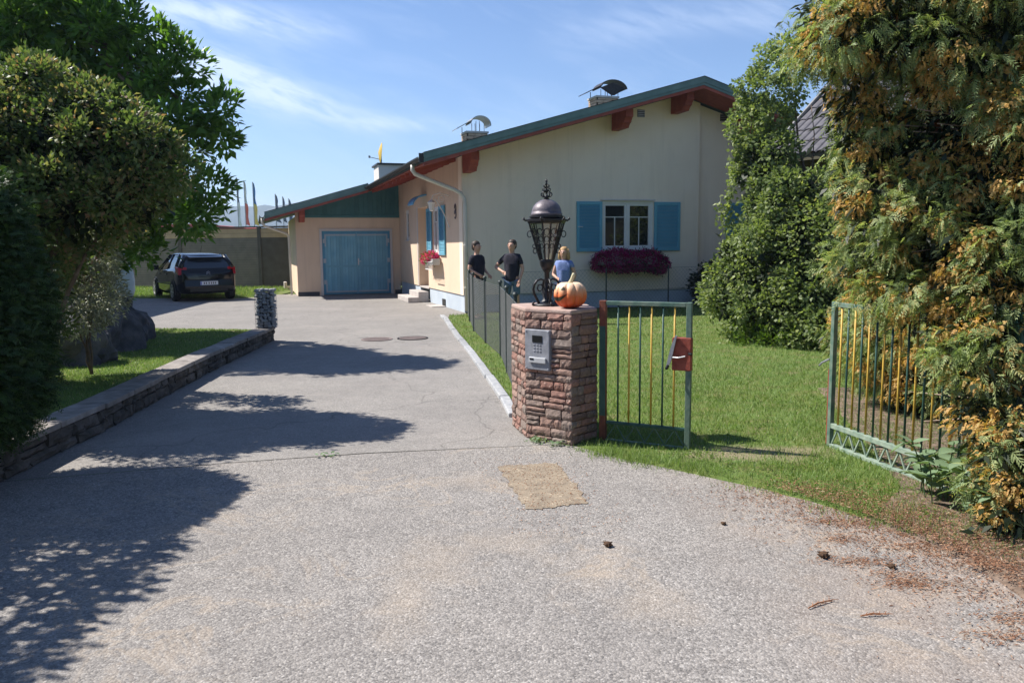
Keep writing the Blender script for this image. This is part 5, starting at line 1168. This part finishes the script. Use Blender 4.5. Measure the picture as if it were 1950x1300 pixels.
# ------------------------------------------------------------------ vegetation, right
vh = thing('climbing_hedge', 'tall tangled hedge of climbing vines between house and golden conifer', 'hedge', (5.0, 12.8, 0))
vbl = pxb([(1455, 165, 22, 60, 13.4, .3), (1487, 150, 16, 46, 13.4, .3), (1443, 245, 24, 48, 13.4, .4), (1468, 235, 14, 40, 13.5, .3), (1452, 318, 28, 45, 13.4, .4), (1475, 385, 42, 55, 13.2), (1530, 412, 56, 54, 12.6), (1610, 425, 58, 72, 12.4), (1452, 470, 38, 52, 13.2), (1515, 495, 72, 76, 12.4), (1600, 530, 85, 115, 12.0), (1412, 562, 56, 46, 13.2), (1425, 505, 44, 44, 13.3), (1490, 595, 76, 48, 12.6), (1575, 615, 82, 48, 12.0), (1700, 560, 100, 120, 12.0), (1700, 400, 100, 120, 12.6), (1470, 95, 13, 36, 13.4, .2), (1505, 98, 12, 28, 13.4, .2)], (5.0, 12.8, 0))
tufts('leaves', vh, 'leaf_vine', clumps(vbl, 460, .24, 100, shell=(.76, 1.22), squash=.8), 10500, 7, .045, .072, .027, 101, shell=(.6, 1.04), amp=.15, rmix=.55, up=.0)
tufts('inner_leaves', vh, 'leaf_dark', vbl[4:-2], 1800, 5, .10, .17, .06, 102, shell=(.4, .82), amp=.1)  # dark leaf colour carries the shade inside the hedge
tufts('weedy_skirt', vh, 'leaf_small', [((-.6, -.4, .1), (.9, .6, .24)), ((.3, -1.1, .12), (.9, .5, .3)), ((-.1, -.9, .1), (.6, .4, .2))], 900, 6, .04, .07, .02, 103, shell=(.8, 1.1), up=.6)
trunk('stems', vh, 'bark', (0, 0, 0), [(-.2, .8, 4.4), (-.5, .8, 3.8), (.1, .9, 3.9), (.6, -.2, 2.6), (-.7, .7, 2.2)], .04, 11)
for k, (x, z0, L) in enumerate(((3.82, 4.0, 1.2), (3.78, 3.2, 1.3), (3.66, 2.5, .8))):
    n = int(150 * L); f = RNG.uniform(0, 1, n); P_ = np.column_stack([x + .10 * np.sin(f * 5 + k) + RNG.normal(size=n) * .05, 13.5 + RNG.normal(size=n) * .05, z0 - f * L + RNG.normal(size=n) * .03]) - np.array([5.0, 12.8, 0])
    D_ = unit(RNG.normal(size=(n, 3)) + np.array([0, 0, -.6])); N_ = unit(RNG.normal(size=(n, 3)) + np.array([0, -.6, .8])); quadmesh('hanging_strand', leafquads(P_, D_, N_, RNG.uniform(.05, .10, n), RNG.uniform(.02, .035, n)), 'leaf_vine', vh, RNG.uniform(.4, .95, n))
lb = thing('garden_bush', 'leafy bush behind the climbing hedge beside the neighbouring house', 'bush', (6.3, 18.3, 0))
tufts('leaves', lb, 'leaf_vine', [((0, 0, 1.5), (1.0, 1.2, 1.6)), ((.6, -1.0, 1.2), (1.0, 1.0, 1.3))], 1600, 6, .1, .14, .05, 106, shell=(.5, 1.05)); trunk('stems', lb, 'bark', (0, 0, 0), [(0, 0, 2.2), (.4, -.5, 1.8)], .04, 3)
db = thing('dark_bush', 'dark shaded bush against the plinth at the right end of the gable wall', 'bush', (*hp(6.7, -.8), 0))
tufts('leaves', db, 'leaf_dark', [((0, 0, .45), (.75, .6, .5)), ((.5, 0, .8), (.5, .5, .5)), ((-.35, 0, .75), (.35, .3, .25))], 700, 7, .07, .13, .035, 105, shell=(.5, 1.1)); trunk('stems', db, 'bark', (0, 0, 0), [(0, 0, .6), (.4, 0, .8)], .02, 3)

# golden conifer in the foreground
cd = thing('golden_conifer', 'large foreground conifer with drooping green sprays and golden brown tips', 'tree', (3.9, 5.2, 0))
cbl = pxb([(1608, 75, 66, 55, 5.0), (1640, 250, 46, 52, 5.3), (1618, 165, 34, 34, 5.2), (1640, 345, 44, 34, 5.3), (1575, 38, 40, 45, 5.2), (1700, 30, 115, 80, 5.0), (1860, 70, 130, 135, 4.9), (1688, 262, 58, 52, 5.2), (1655, 200, 26, 22, 5.1), (1815, 250, 100, 105, 5.0), (1935, 280, 110, 160, 4.8), (1690, 385, 80, 62, 5.2), (1795, 420, 105, 105, 5.0), (1910, 480, 100, 150, 4.7), (1690, 500, 78, 48, 5.4), (1765, 545, 92, 58, 5.1), (1875, 640, 80, 95, 4.6), (1895, 770, 58, 80, 4.4), (1925, 860, 56, 80, 4.2), (1935, 975, 48, 70, 4.05), (1730, 660, 100, 105, 7.4), (1800, 740, 90, 95, 7.0), (1650, 640, 55, 78, 8.2), (1840, 600, 120, 140, 6.8), (2080, 300, 120, 300, 5.0), (2060, 800, 110, 200, 4.6), (1900, -150, 260, 150, 5.2)], (3.9, 5.2, 0))
ccl = clumps(cbl, 420, .155, 110, shell=(.82, 1.04), squash=.62)
fronds('green_sprays', cd, 'leaf_cedar', ccl, 8600, 4, .030, .085, 6, 111, shell=(.5, 1.05), amp=.15, droop=.35, lw=.0034, green=(.08, .60), zmin=.10)
gcl = clumps(cbl, 1050, .075, 114, shell=(.98, 1.12), squash=.7)
fronds('golden_sprays', cd, 'leaf_cedar', gcl, 14500, 5, .019, .033, 4, 112, shell=(.5, 1.05), amp=.15, droop=.6, lw=.0046, green=(.64, 1), zmin=.12)
tufts('inner_sprays', cd, 'leaf_dark', cbl, 7000, 4, .07, .09, .014, 113, shell=(.40, .80), amp=.04, up=-.6, zmin=.1)  # shade deep in the crown, painted as dark sprays
trunk('trunk', cd, 'bark_orange', (0, 0, 0), [(-.1, 0, 5.2), cbl[7][0], cbl[11][0], cbl[16][0], cbl[5][0], cbl[14][0]], .14, 13)
mb = MB(); r = random.Random(8)
for i in range(60):
    c = r.choice(cbl); a = Vector(c[0]); d = Vector((-r.uniform(.3, 1), -r.uniform(.0, .8), r.uniform(-.3, .35))).normalized(); e = a + Vector((d.x * c[1][0], d.y * c[1][1], d.z * c[1][2])) * r.uniform(.9, 1.12); b0 = Vector((0, 0, max(.3, a.z - .2)))
    mb.tube([b0, b0.lerp(e, .5) + Vector((0, 0, .08)), e], [.014, .009, .003], 5)
mb.build('twigs', 'twig', cd)['kind'] = 'stuff'

# broad leaved weed at the foot of the wide gate: every leaf a part
wd = thing('broad_leaf_weed', 'pale green broad leaved weed growing through the foot of the wide gate', 'plant', (2.74, 4.60, .02))
lm = []
for q in range(4):
    mb = MB(); n = 6; rr = random.Random(q); vs = []; cur = rr.uniform(.15, .35)
    for i in range(n + 1):
        f = i / n; w_ = .30 * math.sin(PI * min(f * 1.02, 1) ** .8) + .005; z = .12 * f - cur * f * f
        vs += [(f, -w_, z + .06), (f, 0, z), (f, w_, z + .06)]
    mb.add(vs, [(i * 3 + k, i * 3 + k + 1, (i + 1) * 3 + k + 1, (i + 1) * 3 + k) for i in range(n) for k in (0, 1)])
    me = bpy.data.meshes.new('leaf'); me.from_pydata(mb.v, [], mb.f); me.polygons.foreach_set('use_smooth', [True] * len(me.polygons)); me.materials.append(MATS['leaf_weed']); at_ = me.attributes.new('rnd', 'FLOAT', 'POINT'); at_.data.foreach_set('value', [rr.uniform(.1, .9)] * len(me.vertices)); lm.append(me)
stm = MB(); rr = random.Random(4)
for s in range(34):
    bx_, by_ = rr.uniform(-.22, .26), rr.uniform(-.50, .25); hh = rr.uniform(.14, .40); tip = Vector((bx_ + rr.uniform(-.10, .05), by_ + rr.uniform(-.10, .04), hh)); stm.tube([(bx_, by_, 0), (bx_ * .6 + tip.x * .4, by_ * .6 + tip.y * .4, hh * .6), tip], .004, 5)
    for k in range(8):
        f = rr.uniform(.35, 1); p = Vector((bx_, by_, 0)).lerp(tip, f); sc_ = rr.uniform(.08, .15)
        o = inst(rr.choice(lm), 'leaf', wd, p, 0, (sc_, sc_ * .85, sc_)); o.rotation_euler = (rr.uniform(-.4, .4), rr.uniform(-.5, .25), rr.uniform(0, 2 * PI))
stm.build('stems', 'leaf_weed', wd)['kind'] = 'stuff'
# little weeds at the foot of the pillar and a tuft in the driveway crack
for (x, y, n_, lab) in ((.20, 6.28, 26, 'small green weeds at the left foot of the stone pillar'), (.36, 6.17, 30, 'small green weeds along the front foot of the stone pillar'), (-1.42, 5.92, 12, 'single small weed growing in the driveway joint')):
    q = thing('weed', lab, 'weed', (x, y, 0), 0, 'weeds in the asphalt'); 
    for k in range(n_):
        sc_ = rr.uniform(.02, .045); o = inst(rr.choice(lm), 'leaf', q, (rr.gauss(0, .05), rr.gauss(0, .025), rr.uniform(.005, .035)), 0, (sc_, sc_, sc_)); o.rotation_euler = (rr.uniform(-.5, .5), rr.uniform(-.7, .1), rr.uniform(0, 6.28))

# litter and cones at the right edge
n = 15000; P_ = np.zeros((n, 3)); a = RNG.uniform(0, 1, n); k = RNG.integers(0, 8, n)
ex = np.array([p[0] for p in edge[4:13]]); ey = np.array([p[1] for p in edge[4:13]]); P_[:, 0] = ex[k] * (1 - a) + ex[k + 1] * a; P_[:, 1] = ey[k] * (1 - a) + ey[k + 1] * a
P_[:, 0] += np.abs(RNG.normal(size=n)) * .26 * RNG.choice([1, 1.6, -1.1], n) + .02; P_[:, 1] += RNG.normal(size=n) * .08; P_[:, 2] = np.where(P_[:, 0] > np.interp(P_[:, 1], ey[::-1], ex[::-1]), .034, .004) + RNG.uniform(0, .006, n)
D_ = RNG.normal(size=(n, 3)); D_[:, 2] *= .12; D_ = unit(D_); N_ = np.tile(np.array([[0, 0, 1.0]]), (n, 1)); 
tag(quadmesh('leaf_litter', leafquads(P_, D_, N_, RNG.uniform(.007, .03, n), RNG.uniform(.0012, .004, n)), 'litter', None, RNG.uniform(0, 1, n)), 'reddish brown conifer litter scattered along the asphalt edge', 'leaf litter')
cl_ = RNG.uniform(0, 1, (46, 2)) * [1.5, 1.75] + [.95, 2.75]; cl_ = cl_[cl_[:, 0] > 2.55 - (cl_[:, 1] - 2.7) * .15 - RNG.uniform(0, 1.1, len(cl_))]
n = 3600; P_ = np.column_stack([cl_[RNG.integers(0, len(cl_), n)] + RNG.normal(size=(n, 2)) * [.07, .035], np.full(n, .006)]); P_[:, 2] += (P_[:, 0] > 2.2) * .03; D_ = RNG.normal(size=(n, 3)) * [1, .4, .06]
tag(quadmesh('needle_litter', leafquads(P_, unit(D_), np.tile([[0, 0, 1.0]], (n, 1)), RNG.uniform(.010, .035, n), RNG.uniform(.001, .003, n)), 'litter', None, RNG.uniform(.2, .95, n)), 'small drifts of dry reddish needles on the asphalt at the right', 'needle litter')
for i, (x, y, s, lab) in enumerate(((.50, 4.04, .022, 'brown cone lying alone in the middle of the street asphalt'), (1.58, 3.86, .026, 'dark cone on the asphalt near the litter at right'), (1.86, 3.72, .018, 'small cone nearest the reddish litter strip'), (1.20, 4.35, .014, 'tiny dark cone on the asphalt in front of the lawn corner'))):
    mb = MB().lathe([(.2 * s, 0), (.8 * s, .25 * s), (1.0 * s, .7 * s), (.75 * s, 1.1 * s), (.2 * s, 1.3 * s)], 9)
    for k in range(10): a = k * 2.4; mb.tube([(.6 * s * math.cos(a), .6 * s * math.sin(a), s * (.3 + .08 * k)), (1.25 * s * math.cos(a), 1.25 * s * math.sin(a), s * (.38 + .08 * k))], [.25 * s, .1 * s], 5)
    o = mb.build('pine_cone', 'cone', None, loc=(x, y, .0)); tag(o, lab, 'cone', 'fallen cones')
for i, (x, y, L, an, lab) in enumerate(((1.36, 3.33, .16, .5, 'reddish dry twig lying on the asphalt, nearer the middle'), (1.55, 3.22, .13, .1, 'reddish dry twig lying on the asphalt, nearer the right corner'), (2.05, 3.52, .34, -.5, 'pale forked dry twig on the litter at the right edge'))):
    mb = MB().tube([(-L / 2, 0, .006), (-.1 * L, .03 * L, .012), (L / 2, 0, .008)], [.003, .004, .002], 5)
    for k in range(9):
        x0 = -L / 2 + L * (k + .5) / 9; s = 1 if k % 2 else -1; mb.tube([(x0, 0, .01), (x0 + .13 * L, s * .12 * L, .014)], [.002, .001], 4)
    o = mb.build('dry_twig', 'debris' if i < 2 else 'twig', None, loc=(x, y, 0), rotz=an); tag(o, lab, 'twig', 'fallen dry twigs')

# ------------------------------------------------------------------ neighbour house behind the conifer
nh = thing('neighbour_house', 'neighbouring house with steep grey corrugated tile roof behind the vines', 'house', (5.45, 17.0, 0), math.radians(-57))
# local x along the eave (towards lower right), local y up the slope
RL, RW, ZE, TN = 7.5, 5.2, 3.36, .80
MB().prism([(0, ZE - .12), (RW, ZE - .12 + RW * TN), (RW, ZE + RW * TN), (0, ZE)], 'x', 0, RL).build('roof', 'neighbour_wall', nh)
mb = MB()
for j in range(15):
    y0 = -.06 + j * RW / 15; y1 = y0 + RW / 15 + .03
    for i in range(37):
        x0 = i * .203; vs = []
        for (y, dz) in ((y0, .05), (y1, .02)):
            for k in range(5): a = PI * k / 4; vs.append((x0 + .1 - .1 * math.cos(a), y, ZE + y * TN + dz + .045 * math.sin(a)))
        mb.add(vs, [(k, k + 1, k + 6, k + 5) for k in range(4)])
mb.build('roof_tiles', 'neighbour_tile', nh)['kind'] = 'stuff'
MB().prism([(-.1, ZE - .16), (RW, ZE - .16 + (RW + .1) * TN), (RW, ZE + .06 + (RW + .1) * TN), (-.1, ZE + .06)], 'x', -.06, -.01).build('verge_board', 'metal_grey', nh)
MB().prism([(.5, 0), (RW * 2 - .5, 0), (RW * 2 - .5, ZE), (RW, ZE + RW * TN - .2), (.5, ZE + .2)], 'x', .3, RL).build('wall', 'neighbour_wall', nh)
MB().prism([(RW, ZE - .12 + RW * TN), (2 * RW, ZE - .12), (2 * RW, ZE), (RW, ZE + RW * TN)], 'x', 0, RL).build('roof_slope', 'neighbour_tile', nh)

# ------------------------------------------------------------------ far things: flags, red-roofed building, mountains
def flag(x, y, ztop, m_, lab, hgt=6.0, w_=.55, m2=None):
    f = thing('flag', lab, 'flag', (x, y, 0), 0, 'distant flags above the boarded fence'); MB().tube([(0, 0, 0), (0, 0, ztop)], .07, 8).build('pole', 'aluminium', f)
    n = 14; 
    for part, (f0, f1, mm) in enumerate(((0, .5, m_), (.5, 1, m2 or m_))):
        mb = MB(); vs = []
        for i in range(n + 1):
            q = f0 + (f1 - f0) * i / n; z = ztop - .1 - q * hgt; ww = w_ * (.35 + .9 * q) * (1 + .2 * math.sin(q * 14)); vs += [(.08, -.02, z), (.08 + ww * .5, .12 * math.sin(q * 20), z - .1), (.08 + ww, -.02 + .05 * math.sin(q * 11), z - .25)]
        fs = [(i * 3 + k, i * 3 + k + 1, i * 3 + 3 + k + 1, i * 3 + 3 + k) for i in range(n) for k in (0, 1)]; mb.add(vs, fs); o = mb.build('cloth', mm, f); s = o.modifiers.new('thick', 'SOLIDIFY'); s.thickness = .03
flag(-41.0, 120, 12.1, 'flag_grey', 'leftmost tall pale grey flag above the fence', 7, .3, 'flag_white')
flag(-39.9, 120, 11.6, 'flag_white', 'tall white and red flag between two others', 6.4, .4, 'flag_red')
flag(-38.6, 120, 11.4, 'flag_blue', 'tall blue and yellow flag, rightmost of the left three', 6.2, .45, 'flag_yellow')
flag(-35.3, 120, 9.6, 'flag_grey', 'dark flag, leftmost of the three just left of the garage roof', 4, .5)
flag(-34.2, 120, 9.2, 'flag_grey', 'dark thin flag, middle of the three just left of the garage roof', 3.6, .35)
flag(-33.3, 120, 8.9, 'flag_grey', 'dark short flag closest to the garage roof', 3.2, .45)
rb = thing('red_roofed_building', 'distant low white building with a curved red roof beyond the fence', 'building', (-34, 82, 0))
MB().box(-6, 6.5, 0, 14, 0, 3.55).build('wall', 'far_white', rb)
MB().prism([(-6.5 + 13.6 * t_ / 12, 3.57 + 0.55 * math.sin(PI * t_ / 12)) for t_ in range(13)], 'y', -.6, 14).build('roof', 'red_roof', rb)
for k in range(6): MB().box(-5 + k * 1.9, -4 + k * 1.9, -.05, 0, 1.6, 2.8).build('window', 'glass', rb)
mb = MB(); vs = []; n = 140
for i in range(n + 1):
    x = -1650 + 3000 * i / n; hgt = 84 + 15 * mn.noise(Vector((x * .0036, 0, 0))) + 8 * mn.noise(Vector((x * .013, 5, 0))) + 4 * mn.noise(Vector((x * .05, 9, 0))); vs += [(x, 1450, -2), (x, 1500, hgt * .55), (x, 1600, hgt), (x, 1760, -2)]
mb.add(vs, [(i * 4 + k, i * 4 + 4 + k, i * 4 + 4 + k + 1, i * 4 + k + 1) for i in range(n) for k in range(3)]); o = mb.build('hills', 'mountain', None, smooth=True); o['kind'] = 'structure'
# the air between here and the hills
hm = bpy.data.materials.new('haze'); hm.use_nodes = True; ht = hm.node_tree; ht.nodes.clear()
ho = ht.nodes.new('ShaderNodeOutputMaterial'); hv = ht.nodes.new('ShaderNodeVolumePrincipled'); hv.inputs['Color'].default_value = (.62, .76, 1.0, 1); hv.inputs['Density'].default_value = .0004; hv.inputs['Anisotropy'].default_value = .2
ht.links.new(hv.outputs[0], ho.inputs['Volume']); MATS['haze'] = hm
MB().box(-1800, 1800, -70, 1800, -4, 115).build('haze', 'haze')['kind'] = 'stuff'
